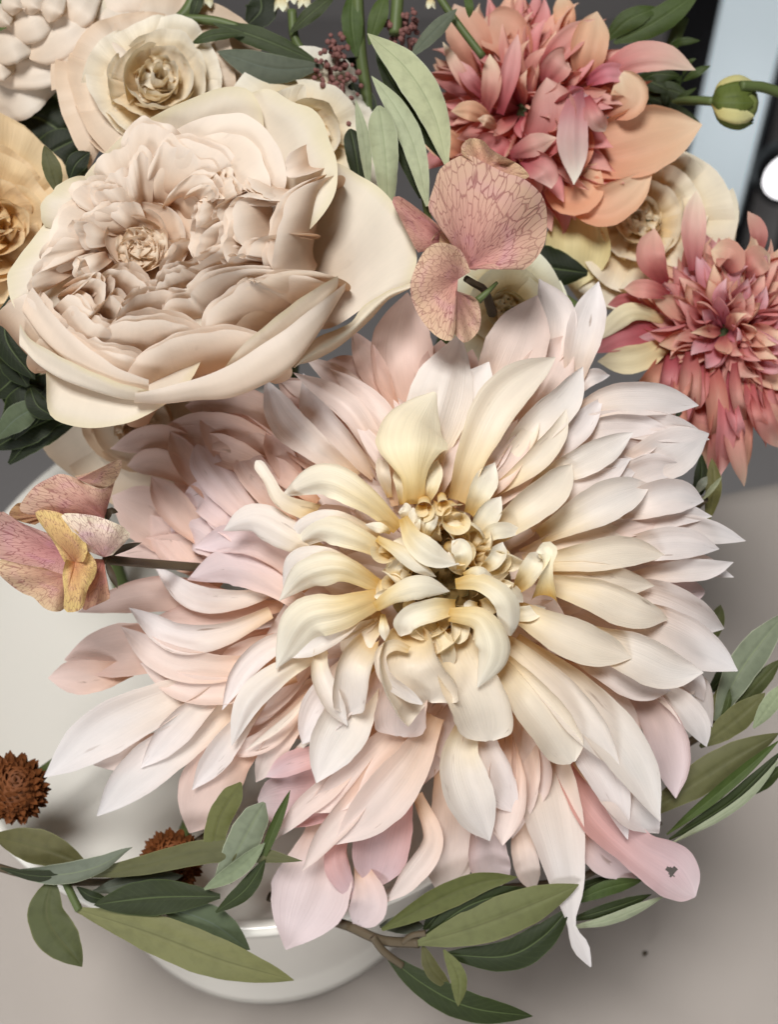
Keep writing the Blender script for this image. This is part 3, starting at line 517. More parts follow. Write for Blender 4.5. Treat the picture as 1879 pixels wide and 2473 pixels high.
for i in range(20):                                  # young petals standing round the eye
    a = i * 2 * math.pi / 20 + g_(-.1, .1); c, s_ = math.cos(a), math.sin(a); r0 = 92 + 22 * (i % 2); r1 = r0 + g_(35, 75); b_ = a + g_(-.5, .5)
    petal(dahlia, [(DC[0] + r0 * c, DC[1] + 1.05 * r0 * s_, 10), (DC[0] + (r0 + 18) * c, DC[1] + 1.05 * (r0 + 18) * s_, 78 + g_(0, 22)), (DC[0] + r1 * math.cos(b_), DC[1] + r1 * math.sin(b_), 88 + g_(0, 20))], g_(17, 30), g_(90, 170), 'cream_petal', (1.0, .95, .84), 'r', hint=(-.4 * c, -.4 * s_, 1), ec=(g_(0, 80), g_(0, 80)), tipc=g_(-.8, .3), twist=g_(-50, 50), nu=13, nv=16)
blob('flower_centre', (1083, 1395, -30), (150, 150, 70), 'dahlia_centre', dahlia, lump=0.04)
for i in range(70):                                  # closed inner florets in the open eye
    a, q = i * 2.39996, math.sqrt((i + 0.5) / 70) * 118; x, y = 1083 + q * math.cos(a), 1395 + q * math.sin(a) * 1.08
    z = 42 - 0.003 * q * q; e = (x + 5 * math.cos(a), y + 5 * math.sin(a), z + 16)
    petal(dahlia, [(x, y, z - 8), (x + 2 * math.cos(a), y + 2 * math.sin(a), z + 8), e], 14, 110, 'floret_green' if q < 60 else 'cream_petal', (1.0, 0.85, 0.6), nu=5, nv=6, shape='r', hint=(-math.cos(a), -math.sin(a), 0.4), name='floret')
blob('calyx', (1083, 1400, -270), (150, 150, 90), 'stem_green', dahlia)
stem(dahlia, (1083, 1400, -330), 0.0045, spread=(0.045, 0.0))
# deep rings that fill the dahlia out behind the petals in view
for n_, r0, r1, z0, z1, w_ in ((16, 60, 300, -35, -60, 70), (20, 90, 430, -85, -130, 95), (22, 120, 520, -140, -215, 110)):
    for i in range(n_):
        a = i * 2 * math.pi / n_ + 0.1 + n_; R1 = r1 + 50 * math.sin(i * 2.7); c, s_ = math.cos(a), math.sin(a)
        petal(dahlia, [(1083 + r0 * c, 1400 + r0 * s_, z0), (1083 + .6 * R1 * c, 1400 + .6 * R1 * s_, (z0 + z1) / 2), (1083 + R1 * c, 1400 + R1 * s_, z1)], w_, 40, 'blush_petal', (0.98, 0.90, 0.84), ec=(40, 40))

# ------------------------------------------------------------------ the large cream garden rose
RC = (354.0, 575.0)
rose = thing('rose', P((420, 600, -330)), 'large open cream garden rose crowded with layered petals', 'rose')
RZ = 95
def rz(x, y): return RZ + 0.26 * (0.5 * (x - RC[0]) + 0.85 * (y - RC[1])) - 95 * np.exp(-((x - RC[0]) ** 2 + (y - RC[1]) ** 2) / 150.0 ** 2)
def shingle(F, pts, h=0, Lo=110, drop=150, out=1, mat='rose_petal', tint=None, jag=2.2, nu=38, nv=18, tuck=70, lip=4, parent=rose, roll=0.0, C=RC, cen=0.5):
    """a petal known by its free edge; it runs down from there outward (its back in view) or inward (its hollow in view)"""
    E = spline(fr(F, pts), nu)[:, :2]; m = E.mean(0); d = unit(E - np.array(C)); dm = unit(m - np.array(C)); d = unit(d * cen + dm * (1 - cen))
    s = np.linspace(-1, 1, nu); t = np.linspace(0, 1, nv)[:, None]; ph = RNG.uniform(0, 6.28, 3)
    ln = np.linalg.norm(np.diff(E, axis=0), axis=1).sum(); z = rz(E[:, 0], E[:, 1]) + h - min(tuck, 0.20 * ln) * np.abs(s) ** 3.5
    jg = jag * (np.sin(s * 9 + ph[0]) + 0.5 * np.sin(s * 17 + ph[1])) * (1 - s ** 2)
    f = 1.75 * t - 0.75 * t ** 2; lat = 1 + (0.10 * np.sin(np.pi * t) if out > 0 else 0) - 0.34 * t ** 1.5
    E = E + out * d * (0.13 * ln * np.abs(s) ** 5)[:, None]
    XY = m + (E - m)[None] * lat[..., None] + (out * d * 1.0)[None] * (Lo * f)[..., None] - (d * jg[:, None])[None] * ((1 - t) ** 3)[..., None]
    lipf = np.clip(1 - t / 0.16, 0, 1) ** 2                       # the free edge turns outwards
    XY = XY + d[None] * (roll * lipf)[..., None]
    Z = z[None] - drop * (1.25 if out > 0 else 1.0) * t ** (1.4 if out > 0 else 1.35) + lip * lipf + 9 * np.sin(t * 5 + ph[2]) * np.sin(s * 3.2 + ph[0])[None]
    return sheet('petal', np.concatenate([XY, Z[..., None]], -1), mat, parent, tint)
OUTER = [  # far and outer petals: their hollow faces the viewer, free edge outermost
 ('A', [(330, 640), (440, 520), (620, 380), (840, 220), (1100, 90), (1390, 15), (1520, 90), (1630, 300)], -60, 260, 190, {'mat': 'rose_outer_petal', 'tuck': 30}),
 ('A', [(1380, 60), (1560, 20), (1700, 110), (1830, 170), (1930, 370), (1965, 600), (1940, 800)], -75, 300, 120, {'mat': 'rose_outer_petal', 'tuck': 30}),
 ('A', [(1050, 190), (1300, 180), (1470, 200), (1640, 420), (1720, 640)], -25, 240, 120, {}), ('A', [(700, 340), (820, 233), (940, 262), (1060, 290)], -30, 170, 100, {}),
 ('A', [(520, 480), (600, 410), (700, 380), (780, 300)], -40, 190, 100, {}), ('A', [(1100, 300), (1300, 290), (1450, 330), (1560, 520), (1620, 680)], -15, 200, 110, {}),
 ('A', [(880, 350), (1100, 330), (1300, 420), (1420, 540)], -12, 170, 110, {}), ('A', [(865, 450), (965, 335), (1040, 385), (1200, 440), (1320, 500)], -5, 120, 120, {'jag': 6}),
 ('A', [(680, 610), (760, 480), (805, 408), (880, 430)], -5, 130, 110, {'jag': 6}), ('A', [(580, 590), (650, 520), (760, 472)], -12, 130, 100, {}),
 ('A', [(425, 700), (420, 628), (500, 590), (590, 550)], -14, 140, 100, {}), ('A', [(550, 700), (552, 630), (620, 620), (720, 590)], 0, 110, 110, {}),
 ('A', [(465, 830), (470, 800), (580, 730), (720, 670)], 4, 100, 110, {}), ('A', [(620, 760), (700, 700), (800, 680)], 8, 80, 90, {}),
 ('A', [(425, 900), (430, 820), (470, 800), (490, 880), (480, 960)], 6, 70, 110, {}), ('A', [(215, 1020), (310, 890), (350, 760), (430, 660)], -18, 150, 110, {}),
 ('A', [(200, 1150), (220, 1050), (300, 960), (380, 860)], -12, 130, 110, {}), ('A', [(210, 820), (245, 690), (330, 600), (440, 510)], -40, 200, 110, {'mat': 'rose_outer_petal'}),
 ('A', [(90, 1420), (40, 1180), (80, 1040), (210, 870), (250, 720)], -60, 260, 100, {'mat': 'rose_outer_petal', 'tuck': 30}),
 ('A', [(180, 1230), (190, 1120), (250, 1080), (320, 1000)], -6, 110, 110, {}), ('A', [(430, 1140), (480, 1010), (520, 1120)], 12, 60, 90, {}),
 ('A', [(1010, 600), (1130, 530), (1220, 560), (1300, 640)], 5, 70, 90, {}),
 ('A', [(1210, 560), (1290, 500), (1330, 560), (1400, 640)], 0, 60, 90, {'jag': 6}), ('A', [(1120, 600), (1200, 590), (1260, 650)], 15, 40, 60, {}),
 ('S', [(520, 880), (450, 945), (310, 1022), (200, 1030), (122, 1008), (104, 930), (88, 840)], -70, 170, 150, {'mat': 'rose_outer_petal', 'tuck': 10, 'lip': 12, 'cen': 0.6}),
]
def big(F, pts): q = fr(F, pts); return sum(math.dist(q[i], q[i + 1]) for i in range(len(q) - 1)) > 100
def nudge(F, pts, d):
    ox, oy, k = FR[F]; o = []; sh = RNG.uniform(-9, 9) * k
    for i, p in enumerate(pts):
        v = np.array([ox + p[0] / k - RC[0], oy + p[1] / k - RC[1]]); n = np.linalg.norm(v) + 1e-6; q = v / n * (d + RNG.uniform(-4, 4)) * k; tn = np.array([-v[1], v[0]]) / n * sh
        o.append((p[0] + q[0] + tn[0], p[1] + q[1] + tn[1]))
    return o
for r in OUTER:
    F, pts, h, Lo, drop, kw = r; kw = dict(kw); shingle(F, pts, h, Lo, drop, -1, **kw)
    if Lo < 175 and F != 'S' and big(F, pts):
        for e_ in (1,): shingle(F, nudge(F, pts, 15 * e_), h - 9 * e_, Lo, drop, -1, **{**kw, 'jag': 2.5})
INNER = [  # near petals: their backs face the viewer, free edge towards the middle
 ('A', [(560, 1120), (640, 1080), (760, 1110), (890, 1210)], 30, 80, 110, {}),
 ('A', [(900, 1110), (985, 1020), (1040, 940), (1130, 900)], 10, 50, 120, {'jag': 2, 'cen': 0.1}), ('A', [(1150, 900), (1165, 740), (1185, 660), (1260, 690)], 10, 90, 110, {}),
 ('A', [(1130, 1060), (1150, 930), (1190, 860), (1255, 800)], 18, 110, 120, {}), ('A', [(1260, 820), (1270, 720), (1330, 670), (1400, 640)], 4, 90, 110, {}),
 ('A', [(880, 1200), (950, 1135), (1060, 1085), (1130, 1100)], 30, 80, 120, {'jag': 5}), ('A', [(1020, 1110), (1150, 1050), (1240, 990), (1310, 930)], 20, 90, 120, {}),
 ('A', [(655, 1400), (710, 1300), (860, 1215), (1060, 1205)], 22, 100, 130, {}), ('A', [(430, 1190), (520, 1330), (610, 1260), (640, 1240), (750, 1300)], 22, 90, 120, {}),
 ('A', [(440, 1150), (500, 1140), (590, 1150), (620, 1250)], 26, 70, 110, {}), ('A', [(1290, 1050), (1300, 950), (1350, 770), (1370, 720)], 14, 90, 120, {}),
 ('A', [(1385, 980), (1350, 800), (1375, 690), (1450, 665), (1560, 700)], 18, 130, 130, {'jag': 2}), ('A', [(1310, 1050), (1400, 990), (1440, 1000), (1490, 910), (1620, 870)], 20, 120, 140, {'jag': 2}),
 ('A', [(875, 1375), (970, 1260), (1095, 1250), (1110, 1210), (1280, 1110), (1570, 1050)], 24, 130, 150, {}), ('Q', [(705, 760), (760, 560), (820, 330), (880, 250), (930, 220)], 10, 105, 130, {'jag': 2}),
 ('A', [(570, 1480), (600, 1420), (700, 1390), (900, 1380), (1160, 1405)], 22, 120, 150, {}), ('A', [(430, 1265), (480, 1340), (560, 1400), (660, 1430)], 14, 100, 120, {}),
 ('A', [(1130, 1465), (1240, 1300), (1440, 1155), (1475, 1165), (1510, 1135), (1690, 1085)], 26, 150, 160, {'jag': 4}), ('Q', [(300, 1090), (600, 790), (650, 800), (760, 740), (900, 700)], 14, 150, 160, {'tint': (1, .98, .94)}),
 ('A', [(690, 1655), (790, 1585), (1000, 1490), (1250, 1440), (1510, 1415)], 22, 150, 170, {}), 
 
  
 ('A', [(300, 1390), (440, 1470), (600, 1560), (840, 1575)], 2, 130, 130, {}), 
  
 ('A', [(180, 1200), (230, 1290), (320, 1400), (430, 1500)], -12, 120, 120, {}), 
 ('A', [(480, 1180), (560, 1100), (600, 1180)], 24, 60, 90, {}), ('Q', [(575, 185), (640, 260), (770, 340)], -6, 70, 90, {}), ('Q', [(815, 60), (830, 180), (930, 180)], -14, 80, 90, {'tint': (1.02, 1, 1)}),
]
for r in INNER:
    F, pts, h, Lo, drop, kw = r; kw = dict(kw); shingle(F, pts, h, Lo * 0.85, drop, 1, roll=-2, **kw)
    for e_ in ((1, 2) if Lo < 140 else (1,)) if big(F, pts) else (): shingle(F, nudge(F, pts, -12 * e_), h - 10 * e_, Lo * 0.8, drop, 1, roll=-2, **{**kw, 'jag': 2.5})
blob('receptacle', (420, 650, RZ - 215), (220, 200, 70), 'stem_green', rose); stem(rose, (430, 640, RZ - 230), 0.004, spread=(-0.03, 0.02))

# ------------------------------------------------------------------ cup-shaped flowers further back
def sp(t, F, pts, w, cup, z, mat='salmon_petal', tint=None, arch=40, **kw):
    k = FR[F][2]; q = fr(F, [p[:2] for p in pts]); n = len(q)
    petal(t, [(p[0], p[1], (z[0] + (z[1] - z[0]) * i / (n - 1)) + arch * math.sin(math.pi * i / (n - 1))) for i, p in enumerate(q)], w / k, cup, mat, tint, **kw)
def frame(axis):
    a = unit(np.asarray(axis, float)); u = unit(np.cross(a, np.array([0.1, 1.0, 0.05]))); return a, u, np.cross(a, u)
def cup_flower(t, c, R, axis, layers, mat, seed, tint=None, open_=0.55, outer=None, ruf=0.05, st=(0, 0), skip=0):
    rg = np.random.default_rng(seed); a, u, w = frame(axis); c = np.asarray(c, float); K = len(layers); ph = 0
    for k, n in enumerate(layers):
        q = k / (K - 1); ph += 0.9
        if k < skip: continue
        for i in range(n):
            rr = R * (0.09 + 0.80 * q) * rg.uniform(.88, 1.10); hh = R * (0.62 - 0.10 * q) * rg.uniform(.82, 1.12)
            p0 = ph + 2 * math.pi * i / n + rg.uniform(-.3, .3); dw = (1.9 if n <= 4 else 2 * math.pi / n * 0.95) * rg.uniform(.75, 1.15)
            s = np.linspace(-1, 1, 17)[None]; tt = np.linspace(0, 1, 14)[:, None]; p = p0 + s * dw * (0.45 + 0.55 * tt ** 0.5)
            r = rr * (0.18 + 0.95 * np.sin(tt * (1.55 + 0.45 * (1 - q)))) + R * open_ * q ** 2 * tt ** 3 * 0.55
            r = r * (1 + 0.07 * np.sin(2 * p + seed + i) * tt) + R * 0.10 * (0.25 + q) * np.clip(tt - 0.82, 0, 1) ** 2 * 25 * (0.3 + 0.7 * np.cos(s * 2 + rg.uniform(-1, 1)) ** 2) * 0.4
            edge = 1 - (0.16 + 0.38 * q) * np.abs(s) ** 2.4 + ruf * np.sin(s * 5 + i * 2 + k) + ruf * .5 * np.sin(s * 13 + i)
            h = hh * (tt ** 1.15) * edge - R * 0.45 * q ** 2 * tt * (0.5 + 0.5 * tt) + rg.uniform(-.04, .04) * R
            G = c + (r * np.cos(p))[..., None] * u + (r * np.sin(p))[..., None] * w + (h + 0 * p)[..., None] * a
            tn = np.array(tint or (1, 1, 1)) * rg.uniform(.95, 1.03)
            if mat == 'rose_petal': G = G[::-1]
            sheet('petal', G, (outer or mat) if q > 0.7 else mat, t, tuple(tn))
    if st is None: return
    crumple(t, c + a * R * 0.32, R * 0.30, 16, (c + a * R * 0.32)[2], mat, tint, seed)
    blob('receptacle', c - a * R * 0.05, (R * .25, R * .25, R * .2), 'stem_green', t)
    stem(t, c - a * R * 0.2, 0.0035, spread=st)
def loft(parent, rows, mat, tint=None, nu=44, nv=22, name='petal', ruf=0.9):
    """a petal known by several measured lines across it, from its free edge down; each line (frame, points, nearness over the rose's tilted face)"""
    R3 = []
    for F, pts, h in rows:
        q = spline(fr(F, pts), nu)[:, :2]; hh = np.interp(np.linspace(0, 1, nu), np.linspace(0, 1, len(h)), h) if isinstance(h, tuple) else h
        R3.append(np.c_[q, RZ + 0.26 * (0.5 * (q[:, 0] - RC[0]) + 0.85 * (q[:, 1] - RC[1])) + hh])
    R3 = np.array(R3); G = np.stack([spline(R3[:, j], nv) for j in range(nu)], 1)
    ph = RNG.uniform(0, 6.28); t = np.linspace(1, 0, nv)[:, None] ** 3; x = np.linspace(0, 1, nu)[None]
    G[..., 2] += ruf * t * (np.sin(x * 13 + ph) + 0.6 * np.sin(x * 29)); G[..., 1] += ruf * 0.7 * t * np.sin(x * 31 + ph)
    return sheet(name, G, mat, parent, tint)
# the long outermost petals that close the rose towards the viewer
loft(rose, [('Q', [(-60, 1440), (120, 1402), (300, 1352), (470, 1287), (640, 1182), (800, 1077), (950, 962), (1165, 800)], (12, 40, 46, 34)), ('Q', [(-60, 1465), (120, 1450), (300, 1420), (490, 1385), (680, 1290), (840, 1180), (985, 1030), (1160, 822)], (0, 22, 26, 4)),
            ('Q', [(-60, 1495), (120, 1500), (300, 1480), (500, 1465), (700, 1385), (855, 1288), (1000, 1100), (1150, 850)], (-40, -25, -20, -40)), ('Q', [(0, 1440), (150, 1440), (320, 1430), (500, 1400), (660, 1310), (800, 1200), (930, 1050), (1050, 880)], -150)], 'rose_petal')
loft(rose, [('Q', [(462, 1287), (560, 1165), (700, 1045), (810, 955), (940, 862), (1118, 757)], (24, 36, 22)), ('Q', [(490, 1300), (600, 1200), (740, 1085), (850, 990), (970, 900), (1120, 790)], (6, 14, 0)), ('Q', [(530, 1310), (680, 1220), (820, 1110), (930, 1010), (1030, 930), (1110, 830)], -30), ('Q', [(560, 1260), (700, 1180), (820, 1080), (920, 980), (1000, 900), (1060, 820)], -130)], 'rose_outer_petal')
loft(rose, [('A', [(185, 1185), (300, 1335), (440, 1478), (560, 1570), (700, 1662), (860, 1720)], (-6, 10, 18)), ('A', [(150, 1240), (270, 1400), (410, 1545), (540, 1640), (690, 1720), (860, 1760)], (-30, -8, -2)), ('A', [(130, 1330), (240, 1480), (380, 1610), (530, 1700), (690, 1770), (860, 1800)], -35), ('A', [(240, 1300), (350, 1450), (480, 1560), (600, 1640), (740, 1700), (870, 1740)], -130)], 'rose_petal')
loft(rose, [('A', [(112, 1395), (170, 1480), (300, 1560), (480, 1650), (700, 1740), (900, 1790)], (-32, -6, 14)), ('A', [(110, 1460), (200, 1570), (330, 1650), (500, 1720), (700, 1790), (900, 1825)], (-50, -22, -6)), ('A', [(120, 1530), (230, 1640), (360, 1720), (520, 1780), (700, 1830), (900, 1850)], -50), ('A', [(220, 1480), (330, 1580), (450, 1660), (580, 1720), (740, 1770), (900, 1800)], -130)], 'rose_outer_petal')
# the wide right-hand petal with its turned-up lower lip
loft(rose, [('Q', [(1090, 90), (1200, 150), (1400, 285), (1530, 500), (1577, 660), (1535, 805)], (-190, -215)), ('Q', [(1080, 190), (1170, 270), (1290, 400), (1380, 560), (1400, 720), (1370, 870)], -205), ('Q', [(1060, 330), (1090, 430), (1120, 560), (1150, 720), (1140, 880), (1080, 1060)], -215), ('Q', [(900, 420), (920, 520), (930, 620), (930, 760), (900, 900), (860, 1040)], -260)], 'rose_outer_petal', (0.98, 0.98, 0.97))
loft(rose, [('Q', [(858, 1292), (930, 1190), (1010, 1110), (1185, 1035), (1260, 940), (1400, 850), (1540, 800)], (-150, -170, -185, -200)), ('Q', [(870, 1290), (950, 1225), (1060, 1160), (1200, 1075), (1290, 985), (1410, 880), (1535, 830)], (-135, -150, -165, -190)), ('Q', [(880, 1275), (980, 1250), (1110, 1180), (1230, 1085), (1320, 1000), (1410, 900), (1500, 850)], -230)], 'rose_outer_petal', (1.02, 1.03, 0.97), nu=30, nv=12)
cup_flower(rose, (RC[0] - 15, RC[1] + 25, RZ - 150), 150, (-0.16, -0.24, 1), (3, 4, 5, 6, 7, 8), 'rose_petal', 41, None, 0.2, ruf=0.05, st=None, skip=2)
cup_flower(rose, (515, 465, RZ - 150), 80, (-0.16, -0.2, 1), (3, 4, 5, 5), 'rose_petal', 43, None, 0.2, ruf=0.05, st=None, skip=1)
def crumple(t, c, R, n, z, mat, tint, seed):
    rg = np.random.default_rng(seed); g = rg.uniform
    for i in range(n):                               # folded little petals lying over the heart of a full flower
        a = i * 2.4; q = R * math.sqrt((i + .5) / n); x, y = c[0] + q * math.cos(a), c[1] + q * math.sin(a) * .85; b_ = a + g(1.2, 2.6); l = R * g(.45, .75)
        petal(t, [(x - .5 * l * math.cos(b_), y - .5 * l * math.sin(b_), z - R * .35), (x, y, z + g(-.1, .2) * R), (x + .5 * l * math.cos(b_), y + .5 * l * math.sin(b_), z - R * .1)], R * g(.2, .34), g(40, 130), mat, tint, 'r', hint=(-.5 * math.cos(a), -.5 * math.sin(a), 1), ruf=.2, nu=11, nv=12, ec=(g(0, 60), g(0, 60)), twist=g(-50, 50))
crumple(rose, (RC[0] - 12, RC[1] + 28), 60, 30, RZ - 85, 'rose_outer_petal', (1.02, .99, .94), 5)
crumple(rose, (515, 462), 40, 16, RZ - 78, 'rose_outer_petal', (1.02, .99, .94), 6)
t = thing('rose', P((80, 60, -520)), 'ivory garden rose with a pale blush middle above the dark leaf gap', 'rose')
FR['Y'] = (0, 0, 2.4)
for pts, w, cup, z, tn in [([(350, 420), (150, 520), (-60, 640)], 150, -20, -430, .96), ([(560, 300), (250, 420), (-60, 430)], 95, -50, -395, 1), ([(420, -80), (660, 20), (760, 170)], 210, -40, -400, 1.02), ([(660, -60), (640, 120), (540, 320)], 150, -40, -385, 1.02),
                           ([(640, 20), (400, 180), (165, 335)], 135, -60, -350, 1.02), ([(560, -80), (470, 40), (380, 160)], 110, -50, -345, 1), ([(420, 30), (200, 120), (40, 210)], 120, -60, -330, 1), ([(260, 220), (80, 260), (-60, 330)], 110, -50, -340, .98), ([(300, -60), (190, 20), (170, 90)], 85, -60, -310, .97),
                           ([(160, -60), (80, 20), (70, 90)], 75, -60, -300, .97), ([(370, -60), (310, 40), (280, 130)], 70, -60, -305, .97), ([(80, 30), (10, 90), (-40, 150)], 80, -60, -305, .97), ([(100, 330), (0, 380), (-80, 400)], 90, -40, -360, 1)]:
    sp(t, 'Y', pts, w, cup, (z - 40, z), 'rose_outer_petal', (tn * 1.03, tn * 1.04, tn * 1.06), shape='r', ec=(-40, -40), ruf=0.05, groove=0.03)
blob('receptacle', (90, 40, -450), (130, 120, 60), 'stem_green', t); stem(t, (90, 40, -480), 0.0035, spread=(-0.05, 0.05))
t = thing('frilled_flower', P((400, 220, -520)), 'cream frilled flower with a tan swirled middle behind the big rose', 'flower')
cup_flower(t, (375, 215, -330), 190, (0.10, -0.35, 1), (4, 5, 6, 7, 8, 8, 8), 'ivory_petal', 5, ruf=0.10, outer='rose_outer_petal', st=(-0.03, 0.05))
t = thing('rose', P((10, 560, -450)), 'golden tan rose fading brown beside the left of the big cream rose', 'rose')
cup_flower(t, (-45, 560, -330), 205, (0.5, -0.15, 1), (3, 4, 5, 5, 6), 'ivory_petal', 8, (0.96, 0.80, 0.58), ruf=0.12, st=(-0.06, 0.02))
t = thing('ruffled_flower', P((760, 300, -450)), 'white ruffled flower peeking out behind the top of the big rose', 'flower')
cup_flower(t, (730, 340, -300), 165, (0.3, -0.3, 1), (3, 4, 5, 6), 'ivory_petal', 12, (1.03, 1.05, 1.06), ruf=0.10, st=(0.0, 0.03))
t = thing('ruffled_flower', P((1530, 520, -650)), 'cream flower between the two salmon dahlias', 'flower')
cup_flower(t, (1550, 540, -560), 165, (-0.1, -0.2, 1), (4, 5, 6, 7, 7), 'ivory_petal', 15, (0.98, 0.97, 0.92), ruf=0.14, st=(0.07, 0.05))
t = thing('ruffled_flower', P((1200, 740, -420)), 'pale green white bloom behind the large dahlia and the veined floret', 'flower')
cup_flower(t, (1225, 735, -330), 110, (0.0, 0.2, 1), (3, 4, 5, 6), 'ivory_petal', 19, (0.98, 1.05, 0.98), ruf=0.03, st=(0.03, 0.02))
t = thing('ruffled_flower', P((700, 1020, -420)), 'pale blush bloom tucked between the big rose and the bowl', 'flower')
cup_flower(t, (330, 1010, -450), 170, (-0.2, 0.3, 1), (3, 4, 5), 'rose_outer_petal', 23, (1, 0.97, 0.92), st=(-0.02, -0.01))

# ------------------------------------------------------------------ the two salmon dahlias
sal1 = thing('dahlia', P((1330, 320, -800)), 'salmon and apricot dahlia with spiky petals behind the veined floret', 'dahlia', None)
ZA = -480
def ball(t, c, R, N, axis, seed, mats, tints, q0=0.12, q1=1.0, wid=0.30, curl=0.35, flat=0.75):
    rg = np.random.default_rng(seed); a, u, w = frame(axis); c = np.asarray(c, float)
    for i in range(N):
        q = q0 + (q1 - q0) * ((i + 0.5) / N) ** 0.62; th = q * 1.75; p = i * 2.39996 + rg.uniform(-.2, .2)
        rad = u * math.cos(p) + w * math.sin(p); d = rad * math.sin(th) + a * math.cos(th) * flat; l = R * rg.uniform(.82, 1.1) * (0.62 + 0.38 * q)
        d2 = unit(d * 1.0 + rad * 0.25 - a * curl * q); b = c + d * l * 0.22; m = c + d * l * 0.62 + rad * l * 0.05; e = c + d * l * 0.80 + d2 * l * 0.24
        k = rg.integers(len(mats)); petal(t, [b, m, e], R * wid * rg.uniform(.75, 1.15) * (0.55 + 0.5 * q), rg.uniform(20, 130), mats[k], tints[rg.integers(len(tints))], hint=a * 0.9 - rad * 0.5, twist=rg.uniform(-110, 110), nu=11, nv=16, ruf=0.12, fold=rg.uniform(0, .5), ec=(rg.uniform(-40, 110), rg.uniform(-40, 110)), tipc=rg.uniform(-1.2, 1.2))
ball(sal1, (1270, 270, ZA - 60), 295, 170, (-0.45, -0.15, 1), 31, ['salmon_petal'], [(1, 1, 1), (0.95, 0.9, 0.95), (1.1, 1.2, 1.1), (1.0, 0.8, 0.95)], wid=0.115)
for pts, w, cup, z, mat, tint in [
    ([(850, 900), (1150, 860), (1420, 790), (1652, 745)], 215, 70, (0, 10), 'apricot_petal', None), ([(760, 1000), (930, 1120), (1075, 955)], 140, 60, (0, 40), 'apricot_petal', (1, .9, .85)), ([(800, 1050), (1050, 1190), (1230, 1130), (1385, 985)], 125, 70, (-10, 60), 'apricot_petal', (1, 1, 1)), ([(1000, 900), (1150, 1000), (1180, 1080)], 130, 40, (-30, -20), 'apricot_petal', (.95, .75, .65)),
    ([(930, 1120), (950, 1400), (940, 1675)], 190, 25, (-60, -40), 'yellow_petal', None), ([(1020, 500), (1250, 350), (1450, 330), (1632, 405)], 92, -60, (20, 60), 'salmon_petal', (1.05, 1.25, 1.25)),
    ([(980, 480), (1010, 280), (1062, 62)], 120, 50, (20, 40), 'apricot_petal', None), ([(740, 430), (860, 270), (1042, 112)], 82, 50, (30, 40), 'salmon_petal', (1.03, 1.1, 1.1)),
    ([(880, 250), (880, 100), (850, -30)], 70, 20, (-60, -60), 'apricot_petal', None), ([(1120, 660), (1260, 570), (1195, 405)], 115, 40, (40, 50), 'apricot_petal', (1, 1.15, 1.2)),
    ([(950, 500), (920, 760), (935, 1062)], 95, -50, (110, 120), 'salmon_petal', (1.1, 1.75, 1.9)), ([(1000, 560), (1050, 680), (1110, 760)], 60, 40, (110, 100), 'salmon_petal', (1.08, 1.35, 1.4)),
    ([(640, 950), (800, 680), (770, 450)], 150, 80, (60, 90), 'salmon_petal', (0.95, 0.95, 1.0)), ([(560, 900), (700, 840), (820, 800)], 70, -70, (90, 120), 'salmon_petal', (1.05, 1.3, 1.3)),
    ([(640, 920), (760, 980), (800, 1080)], 90, 80, (90, 130), 'salmon_petal', (1.02, 1.1, 1.2)), ([(420, 420), (330, 230), (240, 40)], 130, 40, (-60, -80), 'apricot_petal', (0.95, 0.9, 1)),
    ([(600, 400), (560, 220), (400, 90)], 150, 40, (-40, -70), 'apricot_petal', (0.95, 0.9, 1.0)), ([(650, 380), (690, 230), (720, 90)], 100, 40, (-60, -70), 'salmon_petal', None),
    ([(450, 700), (330, 640), (215, 645)], 60, -50, (80, 110), 'apricot_petal', None), ([(480, 740), (420, 700), (380, 690)], 40, -60, (90, 120), 'apricot_petal', (1, 1.1, 1.2)),
    ([(380, 600), (270, 430), (165, 240)], 42, -50, (40, 60), 'salmon_petal', (1.1, 1.5, 1.4)), ([(420, 650), (450, 470), (440, 320)], 60, 60, (40, 60), 'salmon_petal', (1.1, 1.4, 1.3)),
    ([(500, 660), (560, 420), (600, 200)], 60, 60, (40, 60), 'salmon_petal', (1, 1, 1.12)), ([(400, 560), (320, 450), (270, 360)], 50, 50, (50, 60), 'salmon_petal', (1, 1, 1.15)),
    ([(300, 900), (180, 830), (60, 830)], 90, 40, (-20, -30), 'apricot_petal', None), ([(560, 1000), (480, 880), (330, 850)], 100, 30, (20, 20), 'salmon_petal', (0.9, .7, .8)),
    ([(820, 700), (940, 600), (1000, 560)], 100, 60, (70, 90), 'salmon_petal', (1, 1, 1.3)), ([(800, 1010), (900, 900), (1000, 700)], 130, 50, (10, 40), 'apricot_petal', (1, .8, .8)),
    ([(1000, 480), (1130, 420), (1250, 440)], 60, 60, (30, 30), 'salmon_petal', (1.05, 1, 1.3)), ([(760, 480), (840, 360), (900, 320)], 90, 50, (50, 60), 'salmon_petal', (1.03, 1.2, 1.2))]:
    sp(sal1, 'N', pts, w, cup, (ZA + z[0], ZA + z[1]), mat, tint, ec=(RNG.uniform(0, 70), RNG.uniform(0, 70)), groove=0.07, ruf=0.08, tipc=RNG.uniform(-.3, .4), twist=RNG.uniform(-25, 25))
blob('calyx', (1290, 290, ZA - 130), (110, 110, 90), 'stem_green', sal1); stem(sal1, (1290, 290, ZA - 180), 0.004, spread=(0.04, 0.05))
sal2 = thing('dahlia', P((1760, 830, -700)), 'dark coral dahlia with tightly curled petals beside the taupe cloth', 'dahlia')
ZB = -420
ball(sal2, (1752, 800, ZB - 40), 240, 170, (-0.12, 0.0, 1), 37, ['salmon_petal'], [(1, 1, 1), (1.05, 1.25, 1.1), (0.9, 0.75, 0.85), (1.0, 1.0, 1.3)], wid=0.15, curl=0.1)
